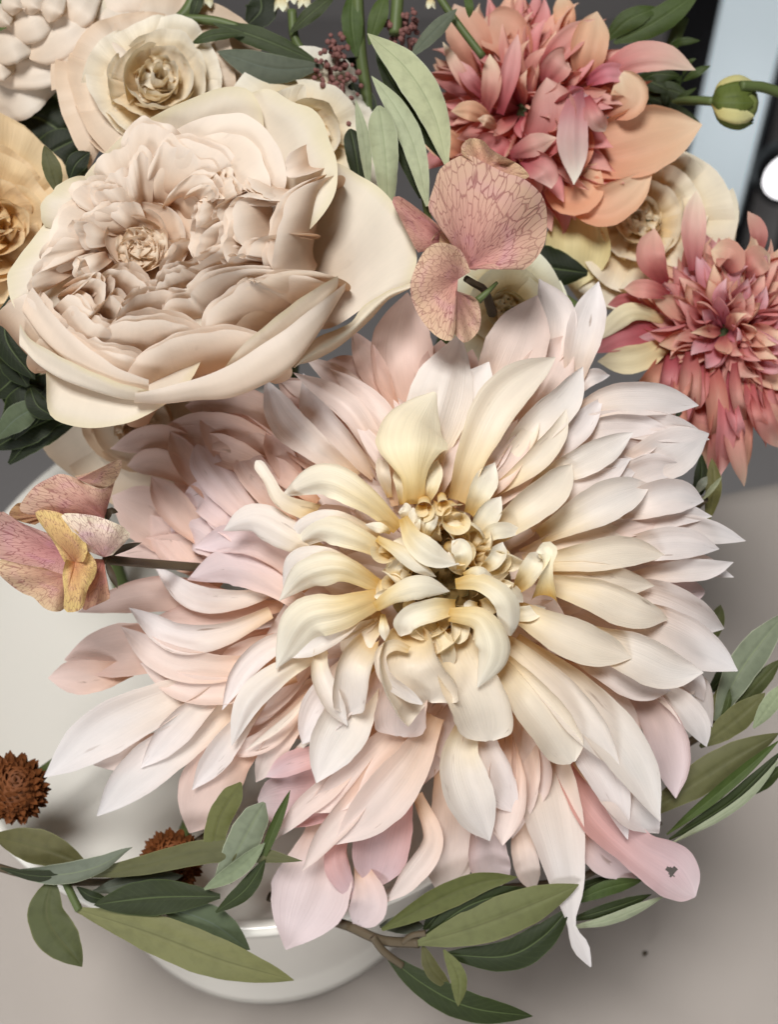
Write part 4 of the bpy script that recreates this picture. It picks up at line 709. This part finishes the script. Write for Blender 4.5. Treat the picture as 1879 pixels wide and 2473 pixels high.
for pts, w, cup, z, mat, tint in [
    ([(1000, 850), (1000, 520), (1020, 200)], 105, 50, (0, 20), 'salmon_petal', (1.08, 1.5, 1.5)), ([(760, 950), (650, 740), (680, 510)], 120, 60, (-20, 0), 'salmon_petal', (0.95, 1.0, 1.0)),
    ([(1450, 800), (1530, 560), (1440, 370)], 75, 40, (-60, -60), 'salmon_petal', (.8, .8, .8)), ([(900, 1300), (450, 1380), (180, 1520)], 110, 30, (-40, -20), 'salmon_petal', (0.75, 0.45, 0.6)),
    ([(760, 1250), (480, 1190), (200, 1420)], 85, -40, (-10, 0), 'yellow_petal', (1.04, 1.08, 1.4)), ([(820, 1420), (560, 1560), (220, 1590)], 120, 40, (-20, -20), 'yellow_petal', (1.0, 1.0, 1.2)),
    ([(1250, 850), (1300, 740), (1140, 690)], 130, 60, (10, 20), 'salmon_petal', (1, 1.25, 1.1)), ([(1400, 880), (1500, 780), (1620, 720)], 120, 40, (0, 0), 'salmon_petal', (1, 1.2, 1.1)),
    ([(800, 1050), (620, 1000), (430, 1000)], 80, 50, (20, 30), 'salmon_petal', None), ([(600, 1230), (480, 1100), (300, 1130)], 60, 30, (-30, -40), 'salmon_petal', (.75, .5, .6))]:
    sp(sal2, 'M', pts, w, cup, (ZB + z[0], ZB + z[1]), mat, tint)
rg = random.Random(4)
for i in range(40):                                     # looser petals drooping below
    u_ = (i * 0.618) % 1.0; x = 1600 + u_ * 290; l = rg.uniform(60, 250) * (1 - abs(u_ - .55) * .9); y0 = 840 + rg.uniform(0, 110); zz = rg.uniform(-60, 80); dx = (u_ - .5) * 70 + rg.uniform(-25, 25)
    petal(sal2, [(x - dx * .4, y0, ZB + zz - 50), (x + rg.uniform(-12, 12), y0 + 40 + l * .4, ZB + zz + 30), (x + dx, y0 + 60 + l * .85, ZB + zz - rg.uniform(0, 60))],
          rg.uniform(17, 30), rg.uniform(30, 120), 'salmon_petal', (1, rg.uniform(.85, 1.2), rg.uniform(.85, 1.15)), nu=11, nv=16, fold=rg.uniform(.1, .6), twist=rg.uniform(-80, 80), ec=(rg.uniform(0, 90), rg.uniform(0, 90)), tipc=rg.uniform(-.8, .8), ruf=.15)
blob('calyx', (1760, 800, ZB - 130), (110, 110, 90), 'stem_green', sal2); stem(sal2, (1760, 800, ZB - 180), 0.004, spread=(0.06, 0.03))

# ------------------------------------------------------------------ the two veined dried florets
fl = thing('floret', P((1150, 640, 0)), 'dusty pink veined papery floret standing between the big rose and dahlias', 'floret')
def vp(F, base, z0, out, zs, tint=None, **kw):
    b = fr(F, [base])[0]; q = fr(F, out); n = len(q)
    zz = np.interp(np.linspace(0, 1, n), np.linspace(0, 1, len(zs)), zs)
    fan(fl, (b[0], b[1], z0), [(p[0], p[1], z) for p, z in zip(q, zz)], 'veined_petal', tint, **kw)
vp('V', (855, 1305), 30, [(745, 830), (640, 800), (500, 775), (560, 540), (620, 390), (830, 275), (1010, 345), (1200, 440), (1370, 495), (1540, 660), (1575, 900), (1530, 1130), (1360, 1315), (1200, 1260), (1060, 1255), (930, 1320)], (60, 120, 70, 100, 50, 90, 40), bulge=45, nu=44, nv=20)
vp('V', (1010, 420), 70, [(800, 265), (805, 190), (880, 125), (1000, 150), (1065, 220), (1180, 290), (1330, 370), (1415, 465), (1365, 497)], (90, 60, 90, 60, 95), (1.0, 1.05, 0.9), bulge=-20, ruf=12)
vp('V', (770, 1400), 50, [(885, 1330), (790, 1130), (600, 1065), (470, 1140), (370, 1330), (340, 1520), (420, 1730), (560, 1900), (690, 1955), (740, 1880), (755, 1560)], (50, 110, 100, 70, 110, 70), (1.06, 1.12, 1.05), bulge=20, nu=36, nv=18)
vp('V', (748, 1500), 75, [(735, 1890), (830, 1970), (930, 1900), (975, 1800), (965, 1640), (900, 1550), (790, 1542)], (80, 50, 30, 60), (0.96, 1.0, 0.95), bulge=-15)
vp('V', (690, 1075), 10, [(560, 1010), (430, 1165), (330, 1010), (250, 850), (175, 690), (240, 648), (420, 770), (560, 880), (680, 990)], (10, 10, -20, 10), (0.78, 0.66, 0.7), bulge=25)
vp('V', (610, 960), 40, [(520, 1060), (560, 1000), (650, 960), (705, 1050), (660, 1115), (600, 1060)], (30, 60, 50), (1.0, 1.1, 0.9), bulge=10)
tube('stem', [(*fr('V', [(840, 1390)])[0], 30), (*fr('V', [(920, 1440)])[0], 10), (*fr('V', [(1010, 1500)])[0], -30), (*fr('V', [(1080, 1700)])[0], -200)], 0.0009, 'dark_sepal', fl, r2=0.0015)
tube('stem', [(*fr('V', [(950, 1590)])[0], 0), (*fr('V', [(1040, 1510)])[0], 5), (*fr('V', [(1125, 1425)])[0], 20)], 0.0011, 'stem_green', fl, r2=0.0004)
fl = thing('floret', P((150, 1300, 0)), 'tan and mauve veined floret drooping over the empty side of the bowl', 'floret')
vp('U', (1205, 830), 60, [(1330, 390), (1190, 485), (1000, 430), (880, 360), (700, 308), (560, 360), (400, 450), (270, 600), (222, 720), (330, 780), (480, 760), (640, 775)], (60, 110, 100, 130, 90, 110), bulge=30, nu=36)
vp('U', (905, 375), 118, [(860, 335), (1000, 300), (1150, 245), (1370, 140), (1405, 215), (1340, 380), (1190, 482), (1050, 440)], (100, 120, 60, 90), (1.1, 1.25, 1.15), bulge=18)
vp('U', (1195, 1275), 70, [(1300, 1250), (1500, 1040), (1460, 960), (1380, 900), (1080, 792), (715, 775), (800, 930), (900, 1085), (950, 1185)], (90, 130, 150, 120), (1.32, 1.75, 1.85), bulge=35, nu=30)
vp('U', (860, 1330), 70, [(740, 1330), (610, 1090), (440, 850), (410, 740), (560, 730), (740, 790), (930, 1000), (1010, 1190), (960, 1330)], (90, 120, 140, 120), (1.18, 1.35, 0.75), bulge=35)
vp('U', (870, 1330), 75, [(1000, 1180), (1110, 1340), (1100, 1490), (1010, 1650), (960, 1850), (860, 1910), (740, 1890), (740, 1700), (720, 1470), (760, 1300)], (90, 120, 100, 120), (1.18, 1.35, 0.75), bulge=35)
vp('U', (790, 1230), 40, [(560, 1000), (230, 870), (0, 740), (-110, 900), (-110, 1200), (0, 1295), (300, 1420), (600, 1530), (760, 1540)], (40, 60, 40, 60, 30), (0.98, 0.95, 1.1), bulge=-30, nu=30)
vp('U', (770, 1490), 45, [(500, 1400), (150, 1340), (-20, 1300), (-30, 1450), (120, 1600), (270, 1700), (380, 1740), (500, 1860), (620, 1905), (720, 1890), (770, 1800)], (70, 100, 60, 100, 60), (1.0, 1.1, 0.95), bulge=25, nu=34)
vp('U', (1195, 1300), 40, [(1080, 1290), (1000, 1560), (955, 1880), (1060, 1850), (1180, 1800), (1275, 1740), (1230, 1600), (1215, 1380)], (40, 80, 40, 60), (0.95, 0.85, 0.75), bulge=20)
vp('U', (640, 770), 20, [(400, 900), (230, 860), (100, 780), (180, 660), (260, 640)], (20, -20, 0), (.75, .7, .5))
tube('stem', [(*fr('U', [(1200, 1300)])[0], 40), (*fr('U', [(1450, 1325)])[0], 0), (*fr('U', [(1750, 1350)])[0], -120), (*fr('U', [(2400, 1400)])[0], -260)], 0.0013, 'stem_brown', fl)
for a, b_, c_ in (((1210, 1290), (1380, 1190), (1640, 1105)), ((1220, 1310), (1290, 1480), (1360, 1640)), ((1240, 850), (1270, 740), (1365, 755))):
    q = fr('U', [a, b_, c_]); petal(fl, [(p[0], p[1], z) for p, z in zip(q, (40, 60, 50))], 9, 60, 'dark_sepal', shape='l', nu=5, nv=10, name='sepal')

# ------------------------------------------------------------------ olive sprigs and other foliage
def leaf(t, F, pts, w, mat, z, cup=-25, shape='l', tint=None, arch=12, roll=0, name='leaf', twist=0.0, **kw):
    k = FR[F][2]; q = fr(F, pts); n = len(q); z = z if isinstance(z, tuple) else (z, z)
    P3 = [(p[0], p[1], z[0] + (z[1] - z[0]) * i / (n - 1) + arch * math.sin(math.pi * i / (n - 1))) for i, p in enumerate(q)]
    if tint is None: g = RNG.uniform(.85, 1.15); tint = (g * RNG.uniform(.95, 1.08), g, g * RNG.uniform(.85, 1.1))
    return petal(t, P3, w / k * 0.88, cup, mat, tint, shape, roll=roll, groove=0.0, ruf=0.11, crease=0.10, nu=15, nv=26, name=name, twist=twist + RNG.uniform(-18, 18), tipc=RNG.uniform(-.5, .3), wob=1.0, **kw)
def twig(t, F, pts, z, r=0.0011, mat='stem_brown', r2=None):
    q = fr(F, pts); n = len(q); tube('stem', [(p[0], p[1], z[0] + (z[1] - z[0]) * i / (n - 1)) for i, p in enumerate(q)], r, mat, t, r2=r2)
t = thing('olive_sprig', P((150, 2150, -220)), 'olive sprig with broad leaves hanging over the front left of the bowl', 'sprig', 'olive sprigs')
twig(t, 'F', [(900, 560), (600, 740), (330, 770), (120, 740), (-60, 690)], (-330, -200)); twig(t, 'F', [(280, 765), (310, 830), (340, 890)], (-205, -190), 0.0012, 'stem_green')
leaf(t, 'H', [(720, 650), (380, 510), (-80, 400)], 165, 'olive_leaf', (-215, -230)); leaf(t, 'H', [(60, 690), (450, 715), (800, 640), (1060, 470)], 105, 'silver_leaf', (-190, -160), cup=70, tint=(0.62, 0.66, 0.68), twist=60)
leaf(t, 'H', [(0, 660), (250, 720), (520, 715), (800, 600)], 62, 'green_leaf', (-178, -185), tint=(0.55, 0.5, 0.6)); leaf(t, 'F', [(330, 745), (600, 700), (930, 635), (1305, 678)], 62, 'olive_leaf', (-190, -100), cup=-40)
leaf(t, 'H', [(420, 740), (385, 1080), (668, 1455)], 205, 'olive_leaf', (-200, -170), cup=-30, tint=(0.80, 0.9, 0.85)); leaf(t, 'F', [(325, 885), (640, 985), (960, 1105), (1268, 1190)], 108, 'olive_leaf', (-190, -150), tint=(1.75, 1.75, 1.7), cup=-30)
leaf(t, 'F', [(950, 830), (680, 835), (405, 866)], 92, 'green_leaf', (-160, -165), tint=(0.8, 0.75, 0.9)); leaf(t, 'F', [(680, 870), (900, 940), (1078, 1066)], 85, 'grey_leaf', (-190, -200), tint=(1.0, 1.1, 0.9))
leaf(t, 'F', [(910, 680), (945, 500), (1040, 338)], 62, 'olive_leaf', (-140, -100), shape='s', tint=(1.25, 1.3, 1.0)); leaf(t, 'F', [(960, 760), (1060, 570), (1140, 425)], 80, 'silver_leaf', (-130, -95), shape='s', cup=-40, tint=(0.8, .86, .8))
leaf(t, 'F', [(1110, 720), (1190, 520), (1252, 372)], 27, 'green_leaf', (-120, -80), cup=60, tint=(1.6, 1.6, 1.4)); leaf(t, 'F', [(880, 800), (1030, 710), (1142, 600)], 44, 'silver_leaf', (-135, -90), cup=70, tint=(.85, .95, .8))
leaf(t, 'F', [(930, 900), (1060, 800), (1145, 670)], 45, 'green_leaf', (-150, -110), tint=(.8, .8, .8)); leaf(t, 'F', [(400, 810), (600, 765), (790, 740)], 55, 'grey_leaf', (-220, -215)); leaf(t, 'F', [(330, 790), (390, 830), (470, 850)], 30, 'green_leaf', (-200, -205), tint=(.5, .5, .6))
t = thing('olive_sprig', P((880, 2280, -220)), 'olive sprig lying across the foot of the white bowl below the dahlia', 'sprig', 'olive sprigs')
twig(t, 'G', [(-170, 960), (-30, 1020), (130, 1032)], (-260, -170), 0.0014); twig(t, 'G', [(-70, 1005), (-20, 1070), (60, 1130)], (-190, -190), 0.0011); twig(t, 'G', [(-170, 960), (-350, 900), (-520, 830)], (-260, -330), 0.0014); twig(t, 'G', [(60, 1030), (100, 1000), (160, 990)], (-180, -165), 0.0009)
leaf(t, 'G', [(120, 1035), (390, 955), (620, 865), (822, 780)], 105, 'olive_leaf', (-165, -120), tint=(1.45, 1.55, 1.5)); leaf(t, 'G', [(-30, 975), (230, 840), (400, 770), (556, 747)], 66, 'olive_leaf', (-180, -130), tint=(1.0, 1.1, .8), cup=50)
leaf(t, 'G', [(240, 1080), (500, 1090), (660, 1010), (783, 878)], 82, 'green_leaf', (-180, -150), tint=(.62, .62, .7)); leaf(t, 'G', [(160, 1000), (350, 870), (600, 795)], 62, 'green_leaf', (-175, -145), tint=(.6, .6, .6))
leaf(t, 'G', [(150, 975), (230, 890), (300, 840)], 45, 'green_leaf', (-190, -190), tint=(.5, .5, .5)); leaf(t, 'G', [(145, 1040), (190, 1150), (272, 1232)], 40, 'olive_leaf', (-180, -180)); leaf(t, 'G', [(238, 1060), (300, 1180), (300, 1306)], 42, 'olive_leaf', (-170, -165), tint=(1.3, 1.4, 1.2))
leaf(t, 'G', [(-20, 1075), (150, 1210), (350, 1310), (622, 1350)], 78, 'green_leaf', (-195, -170), tint=(.72, .72, .72)); leaf(t, 'G', [(-40, 960), (60, 950), (150, 960)], 50, 'grey_leaf', (-240, -240))
t = thing('olive_sprig', P((1600, 2000, -260)), 'olive sprig fanning out under the right edge of the dahlia', 'sprig', 'olive sprigs')
twig(t, 'J', [(-600, 1500), (100, 1400), (500, 1120), (720, 960)], (-420, -250), 0.0011)
leaf(t, 'J', [(560, 930), (1000, 640), (1330, 430), (1690, 235)], 160, 'olive_leaf', (-240, -190), cup=-30, tint=(1.1, 1.1, 1.1)); leaf(t, 'J', [(780, 1060), (1200, 720), (1700, 290)], 62, 'green_leaf', (-215, -170), cup=60, tint=(1.6, 1.7, 1.4))
leaf(t, 'J', [(800, 1100), (1250, 830), (1500, 610), (1720, 370)], 75, 'green_leaf', (-220, -185), tint=(.7, .7, .7)); leaf(t, 'J', [(800, 1140), (1250, 890), (1500, 690), (1720, 420)], 40, 'silver_leaf', (-205, -165), cup=-60, tint=(1.2, 1.25, 1.15))
leaf(t, 'J', [(1350, 760), (1560, 640), (1740, 490)], 70, 'green_leaf', (-260, -250)); leaf(t, 'J', [(0, 1620), (280, 1500), (590, 1430)], 75, 'green_leaf', (-230, -210), tint=(1.3, 1.4, 1.2)); leaf(t, 'J', [(-20, 1820), (350, 1740), (760, 1560)], 52, 'silver_leaf', (-215, -195), cup=-60, tint=(1.15, 1.2, 1.1))
leaf(t, 'J', [(-20, 1760), (330, 1660), (660, 1545)], 62, 'green_leaf', (-225, -205), tint=(.6, .6, .6)); leaf(t, 'J', [(-100, 1560), (150, 1470), (340, 1395)], 50, 'green_leaf', (-260, -250), tint=(.6, .6, .6))
t = thing('olive_sprig', P((1740, 1700, -260)), 'grey-green olive sprig standing out past the right tips of the dahlia', 'sprig', 'olive sprigs')
twig(t, 'RB', [(600, 1200), (1000, 1250), (1320, 1080), (1400, 960)], (-420, -230), 0.0012)
leaf(t, 'RB', [(1320, 1060), (1470, 760), (1730, 420)], 112, 'silver_leaf', (-230, -200), tint=(.72, .78, .72)); leaf(t, 'RB', [(1230, 1210), (1440, 1050), (1612, 898)], 90, 'olive_leaf', (-225, -190), tint=(1.1, 1.1, 1)); leaf(t, 'RB', [(1540, 1100), (1640, 960), (1740, 830)], 62, 'silver_leaf', (-200, -180), tint=(1.1, 1.2, 1.0))
leaf(t, 'RB', [(1420, 1000), (1560, 850), (1700, 700)], 60, 'olive_leaf', (-240, -230), tint=(.7, .8, .7)); leaf(t, 'RB', [(1250, 640), (1320, 490), (1352, 383)], 62, 'olive_leaf', (-330, -330), tint=(.8, .85, .8)); leaf(t, 'RB', [(1130, 560), (1200, 460), (1215, 400)], 45, 'olive_leaf', (-340, -340), tint=(.6, .6, .6))
leaf(t, 'RB', [(1350, 1060), (1390, 960), (1402, 868)], 24, 'green_leaf', (-215, -205)); leaf(t, 'RB', [(1290, 1080), (1320, 950), (1330, 880)], 40, 'olive_leaf', (-240, -240), tint=(1.4, 1.4, 1.1)); leaf(t, 'RB', [(1280, 900), (1380, 780), (1450, 660)], 60, 'green_leaf', (-300, -290), tint=(.5, .5, .5))
t = thing('olive_sprig', P((1720, 1200, -330)), 'small olive sprig half hidden between dark coral dahlia and large dahlia', 'sprig', 'olive sprigs')
leaf(t, 'R', [(1205, 1230), (1245, 1170), (1274, 1128)], 30, 'silver_leaf', (-280, -270)); leaf(t, 'R', [(1240, 1270), (1300, 1200), (1358, 1130)], 18, 'silver_leaf', (-270, -260), cup=50); leaf(t, 'R', [(1270, 1400), (1310, 1200), (1300, 1020)], 55, 'olive_leaf', (-330, -330), tint=(1.5, 1.4, 1.2))
twig(t, 'R', [(900, 1500), (1150, 1350), (1260, 1260)], (-420, -280)); leaf(t, 'R', [(1150, 1300), (1230, 1180), (1240, 1000)], 50, 'green_leaf', (-340, -340), tint=(.6, .6, .6)); leaf(t, 'R', [(1000, 950), (1090, 850), (1110, 740)], 70, 'green_leaf', (-330, -330), tint=(.4, .4, .4))
t = thing('olive_sprig', P((900, 450, -150)), 'silvery olive sprig rising behind the right edge of the big rose', 'sprig', 'olive sprigs')
twig(t, 'V', [(560, 1100), (500, 830), (440, 560), (300, 200), (240, 0)], (-200, -150), 0.0010, 'stem_green')
leaf(t, 'K', [(1512, 958), (1430, 650), (1270, 390), (1045, 195)], 118, 'silver_leaf', (-130, -60), cup=-30, tint=(1.75, 1.75, 1.45)); leaf(t, 'K', [(1490, 930), (1330, 690), (1180, 450), (1090, 280)], 70, 'green_leaf', (-160, -110), tint=(.6, .6, .6))
leaf(t, 'K', [(1398, 1195), (1320, 850), (1210, 620), (1072, 440)], 82, 'silver_leaf', (-140, -90), cup=-30, tint=(1.6, 1.65, 1.45)); leaf(t, 'K', [(1360, 1150), (1270, 850), (1150, 560)], 80, 'green_leaf', (-170, -130), tint=(.5, .5, .5))
leaf(t, 'K', [(1170, 1180), (1150, 870), (1115, 612)], 95, 'silver_leaf', (-120, -90), cup=-60, shape='r', tint=(1.4, 1.45, 1.25)); leaf(t, 'K', [(1060, 1100), (1030, 820), (980, 578)], 42, 'silver_leaf', (-140, -110), cup=-40, tint=(1.4, 1.45, 1.3))
leaf(t, 'K', [(1010, 1080), (980, 880), (950, 745)], 68, 'green_leaf', (-180, -170), tint=(.45, .45, .5), shape='r')
t = thing('foliage_sprig', P((700, 100, -450)), 'dark green leafy stems standing up behind the big rose', 'foliage')
leaf(t, 'K', [(790, 385), (500, 400), (180, 295)], 100, 'grey_leaf', (-330, -300), tint=(1.1, 1.1, 1.15)); leaf(t, 'K', [(760, 360), (450, 230), (150, 130)], 72, 'green_leaf', (-340, -330), tint=(.9, .9, .9)); leaf(t, 'K', [(330, 190), (150, 205), (25, 255)], 42, 'green_leaf', (-310, -300), tint=(.9, .9, .9))
leaf(t, 'K', [(600, 190), (720, 80), (870, -40)], 52, 'green_leaf', (-350, -340)); leaf(t, 'K', [(985, 330), (960, 120), (965, -60)], 72, 'green_leaf', (-360, -350), tint=(1.3, 1.5, 1.0), cup=30); leaf(t, 'K', [(1060, 260), (1110, 100), (1160, -50)], 62, 'green_leaf', (-370, -360), tint=(1.5, 1.6, 1.1))
leaf(t, 'K', [(1300, 330), (1420, 200), (1570, 50)], 55, 'grey_leaf', (-330, -320), tint=(1.3, 1.3, 1.3)); leaf(t, 'K', [(1610, -60), (1640, 30), (1640, 105)], 30, 'green_leaf', (-330, -330), tint=(1.4, 1.6, 1.0)); leaf(t, 'K', [(20, 130), (60, 20), (80, -60)], 40, 'green_leaf', (-360, -360), tint=(.6, .6, .6))
twig(t, 'K', [(1060, 1000), (1050, 600), (1010, 300), (990, -60)], (-420, -350), 0.0018, 'stem_green'); twig(t, 'K', [(1720, 330), (1560, 120), (1450, -40)], (-360, -360), 0.0012, 'stem_green'); twig(t, 'K', [(800, 420), (640, 250), (610, 60)], (-380, -370), 0.0014, 'stem_green'); twig(t, 'K', [(1210, 200), (1220, 60), (1230, -60)], (-380, -380), 0.0020, 'stem_green'); twig(t, 'K', [(-60, 130), (10, 60), (60, -60)], (-370, -370), 0.0020, 'stem_green'); twig(t, 'K', [(300, 160), (150, 120), (-20, 110)], (-340, -340), 0.0014, 'stem_green')
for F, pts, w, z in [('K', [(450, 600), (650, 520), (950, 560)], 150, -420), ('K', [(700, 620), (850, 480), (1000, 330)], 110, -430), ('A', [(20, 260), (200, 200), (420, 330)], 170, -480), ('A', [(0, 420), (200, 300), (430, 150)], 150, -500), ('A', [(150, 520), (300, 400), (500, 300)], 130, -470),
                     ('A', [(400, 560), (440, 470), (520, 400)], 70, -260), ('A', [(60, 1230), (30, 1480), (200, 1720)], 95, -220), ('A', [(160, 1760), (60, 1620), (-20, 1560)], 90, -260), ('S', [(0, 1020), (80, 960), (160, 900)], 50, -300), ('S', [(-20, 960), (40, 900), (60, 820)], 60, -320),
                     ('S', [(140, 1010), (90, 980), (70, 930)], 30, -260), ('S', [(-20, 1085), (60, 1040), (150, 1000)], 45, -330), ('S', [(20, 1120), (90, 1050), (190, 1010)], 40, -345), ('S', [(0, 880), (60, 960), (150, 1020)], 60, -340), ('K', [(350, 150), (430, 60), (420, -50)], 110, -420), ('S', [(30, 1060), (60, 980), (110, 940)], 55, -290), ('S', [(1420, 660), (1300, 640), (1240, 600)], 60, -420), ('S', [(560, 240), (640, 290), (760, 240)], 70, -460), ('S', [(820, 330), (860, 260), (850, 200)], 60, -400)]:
    leaf(t, F, pts, w, 'green_leaf', z, tint=(.28, .30, .28))  # fill leaves tinted near black: shade between flowers put into their colour
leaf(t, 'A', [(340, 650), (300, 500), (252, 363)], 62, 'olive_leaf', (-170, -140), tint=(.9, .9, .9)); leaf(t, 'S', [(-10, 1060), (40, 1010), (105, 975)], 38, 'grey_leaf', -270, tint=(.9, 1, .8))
twig(t, 'S', [(1230, 640), (1330, 700), (1420, 760)], (-330, -350), 0.0016, 'stem_green')
t = thing('foliage_sprig', P((1580, 120, -650)), 'bright green leafy sprig in front of the black framed screen', 'foliage')
for pts, w, tn in [([(1110, 240), (1240, 120), (1420, 40)], 72, 1.2), ([(1160, 250), (1400, 130), (1660, -50)], 90, 1.3), ([(1480, 270), (1560, 240), (1660, 236)], 28, 0.9), ([(1560, 470), (1640, 420), (1720, 380)], 30, 1.0), ([(1300, 480), (1400, 430), (1540, 440)], 55, .6), ([(1340, 560), (1460, 520), (1600, 560)], 60, .6),
                   ([(1350, 620), (1500, 640), (1660, 710)], 45, .6), ([(1330, 540), (1450, 600), (1560, 660)], 60, .5), ([(1280, 440), (1390, 480), (1500, 530)], 60, .5), ([(1560, 440), (1480, 520), (1460, 620)], 50, .5), ([(1480, 640), (1560, 560), (1640, 510)], 24, .9), ([(1560, 440), (1600, 360), (1640, 340)], 20, .9),
                   ([(1420, 940), (1500, 900), (1540, 850)], 26, .6), ([(1480, 940), (1540, 950), (1590, 990)], 18, .6), ([(1500, 880), (1550, 900), (1590, 940)], 16, .7), ([(1250, 380), (1350, 330), (1420, 300)], 60, .6)]:
    leaf(t, 'N', pts, w, 'green_leaf', (-640 + 40 * tn, -600 + 40 * tn), tint=(tn, tn * 1.1, tn * .8))
twig(t, 'N', [(1200, 800), (1350, 560), (1450, 380), (1560, 100)], (-700, -620), 0.0022, 'stem_green')
# round green bud on its thin stem
t = thing('flower_bud', P((1778, 250, -560)), 'round green flower bud on a thin stem in front of the pale screen', 'bud')
bc = (1778, 247, -520); blob('bud_body', bc, (56, 60, 52), 'bud_green', t, lump=0.02)
for i in range(9):
    a = i * 0.698 + 0.2; e = lambda th, r=1.05: (bc[0] + r * 58 * math.sin(th), bc[1] - r * 62 * math.cos(th) * math.cos(a), bc[2] + r * 56 * math.cos(th) * math.sin(a) if False else bc[2] + r * 56 * math.cos(th) * math.sin(a))
    petal(t, [e(-1.5, 1.02), e(-0.7, 1.06), e(0.1, 1.10), e(0.75, 1.12)], 30, -70, 'green_leaf' if i % 3 else 'yellow_petal', (2.6, 2.4, 1.7) if i % 3 else (0.9, .95, .8), 'r', hint=(0.0, -math.cos(a), math.sin(a)), nu=9, nv=12)
twig(t, 'S', [(1890, 225), (1840, 210), (1790, 207)], (-500, -465), 0.0016, 'stem_green'); twig(t, 'S', [(1725, 245), (1680, 243), (1620, 250), (1560, 300)], (-520, -640), 0.0014, 'stem_green')
# dusty pink bead-like filler stems
def filler(label, spots, z, at):
    t = thing('filler_flower', P(at), label, 'filler flower', 'dusty pink filler stems'); rg = random.Random(len(spots) * 7 + int(at[0]))
    for F, x, y, rad, n in spots:
        ox, oy, k = FR[F]; cx, cy, r = ox + x / k, oy + y / k, rad / k
        tube('stem', [(cx, cy + r * 1.6, z - 60), (cx + 3, cy + r * 0.5, z - 15), (cx, cy, z)], 0.0008, 'mauve_bead', t, n=6, k=8)
        for i in range(n):
            a, q = rg.uniform(0, 6.28), r * math.sqrt(rg.random()); s_ = rg.uniform(4.5, 8)
            blob('bead', (cx + q * math.cos(a), cy + q * math.sin(a), z + rg.uniform(-25, 35)), (s_, s_ * 1.1, s_), 'mauve_bead', t, seg=8, ring=6, lump=.15)
filler('dusty pink beaded filler stem in the dark gap above the big rose', [('K', 870, 270, 80, 22), ('K', 830, 390, 110, 30), ('K', 900, 480, 120, 26), ('K', 960, 680, 50, 12)], -330, (830, 180, -420))
filler('dusty pink beaded filler stem beside the silvery olive leaf tip', [('K', 1250, 110, 90, 28), ('K', 1290, 220, 90, 26), ('K', 1200, 170, 70, 14)], -400, (980, 60, -420))
# small white bells along the top border
t = thing('bell_flower', P((700, 10, -450)), 'small ivory bell flowers hanging from a thin stem above dark leaves', 'flower')
for x, y, r in ((680, 8, 26), (735, 2, 24), (500, 2, 22), (705, -8, 24), (1040, 8, 18)):
    for i in range(5):
        a = i * 1.256 + x; petal(t, [(x, y - r, -400), (x + .5 * r * math.cos(a), y - .2 * r, -400 + .5 * r * math.sin(a)), (x + .8 * r * math.cos(a), y + .8 * r, -400 + .8 * r * math.sin(a))], r * .5, -50, 'ivory_petal', (1, 1.08, 1.0), nu=7, nv=8, hint=(math.cos(a), 0, math.sin(a)))
tube('stem', [(480, -25, -405), (600, -35, -405), (720, -30, -405), (1040, -20, -405)], 0.0012, 'stem_green', t)

# ------------------------------------------------------------------ rust button mums lying in the bowl
def mum(c, r, label, at):
    t = thing('chrysanthemum', P(at), label, 'chrysanthemum', 'rust button chrysanthemums'); c = np.array(c, float); a = unit(np.array([0.1, -0.35, 1.0])); u, w = frame(a)[1:]
    blob('flower_centre', c, (r * .78, r * .78, r * .78), 'rust_floret', t)
    for i in range(250):
        q = 1.9 * math.sqrt((i + .5) / 250); p = i * 2.39996; d = unit(a * math.cos(q) + (u * math.cos(p) + w * math.sin(p)) * math.sin(q)); l = r * (0.93 + 0.09 * math.sin(i * 1.7)); n_ = unit(a - d * (a @ d) + 1e-3)
        petal(t, [c + d * r * .45, c + d * l * .85, c + d * l + n_ * r * .05], r * .105, 100, 'rust_floret', None, 'r', hint=n_, nu=5, nv=6, groove=0, ruf=0, wob=0)
    stem(t, c - a * r * .5, 0.002)
mum((30, 1905, -330), 92, 'rust brown button chrysanthemum under the long blush petal tip', (42, 1912, -360))
mum((415, 2078, -300), 80, 'rust brown button chrysanthemum mostly hidden behind the olive sprig leaves', (415, 2078, -360))

# two crumbs on the cloth
for X, Y_, lb in ((1747, 1930, 'tiny dark crumb on the cloth beside the olive sprig at the right'), (1559, 2301, 'tiny dark crumb on the bare cloth below the petal with the hole')):
    r = P(np.array([X, Y_, 0.0])) - CP; p = CP + r * (-CAMH + 0.0025) / r[2]
    V = [(p[0] + 0.0011 * math.cos(a) * (1 + .3 * math.sin(3 * a)) * c_, p[1] + 0.0009 * math.sin(a) * c_, p[2] + z_) for c_, z_ in ((.5, -.002), (1, 0), (.6, .0006)) for a in np.linspace(0, 6.283, 8, endpoint=False)]
    f = [(i * 8 + j, i * 8 + (j + 1) % 8, (i + 1) * 8 + (j + 1) % 8, (i + 1) * 8 + j) for i in range(2) for j in range(8)] + [tuple(range(16, 24))]
    tag(link('crumb', V, f, None, 'dark_sepal', None), lb, 'crumb', 'crumbs on the cloth')
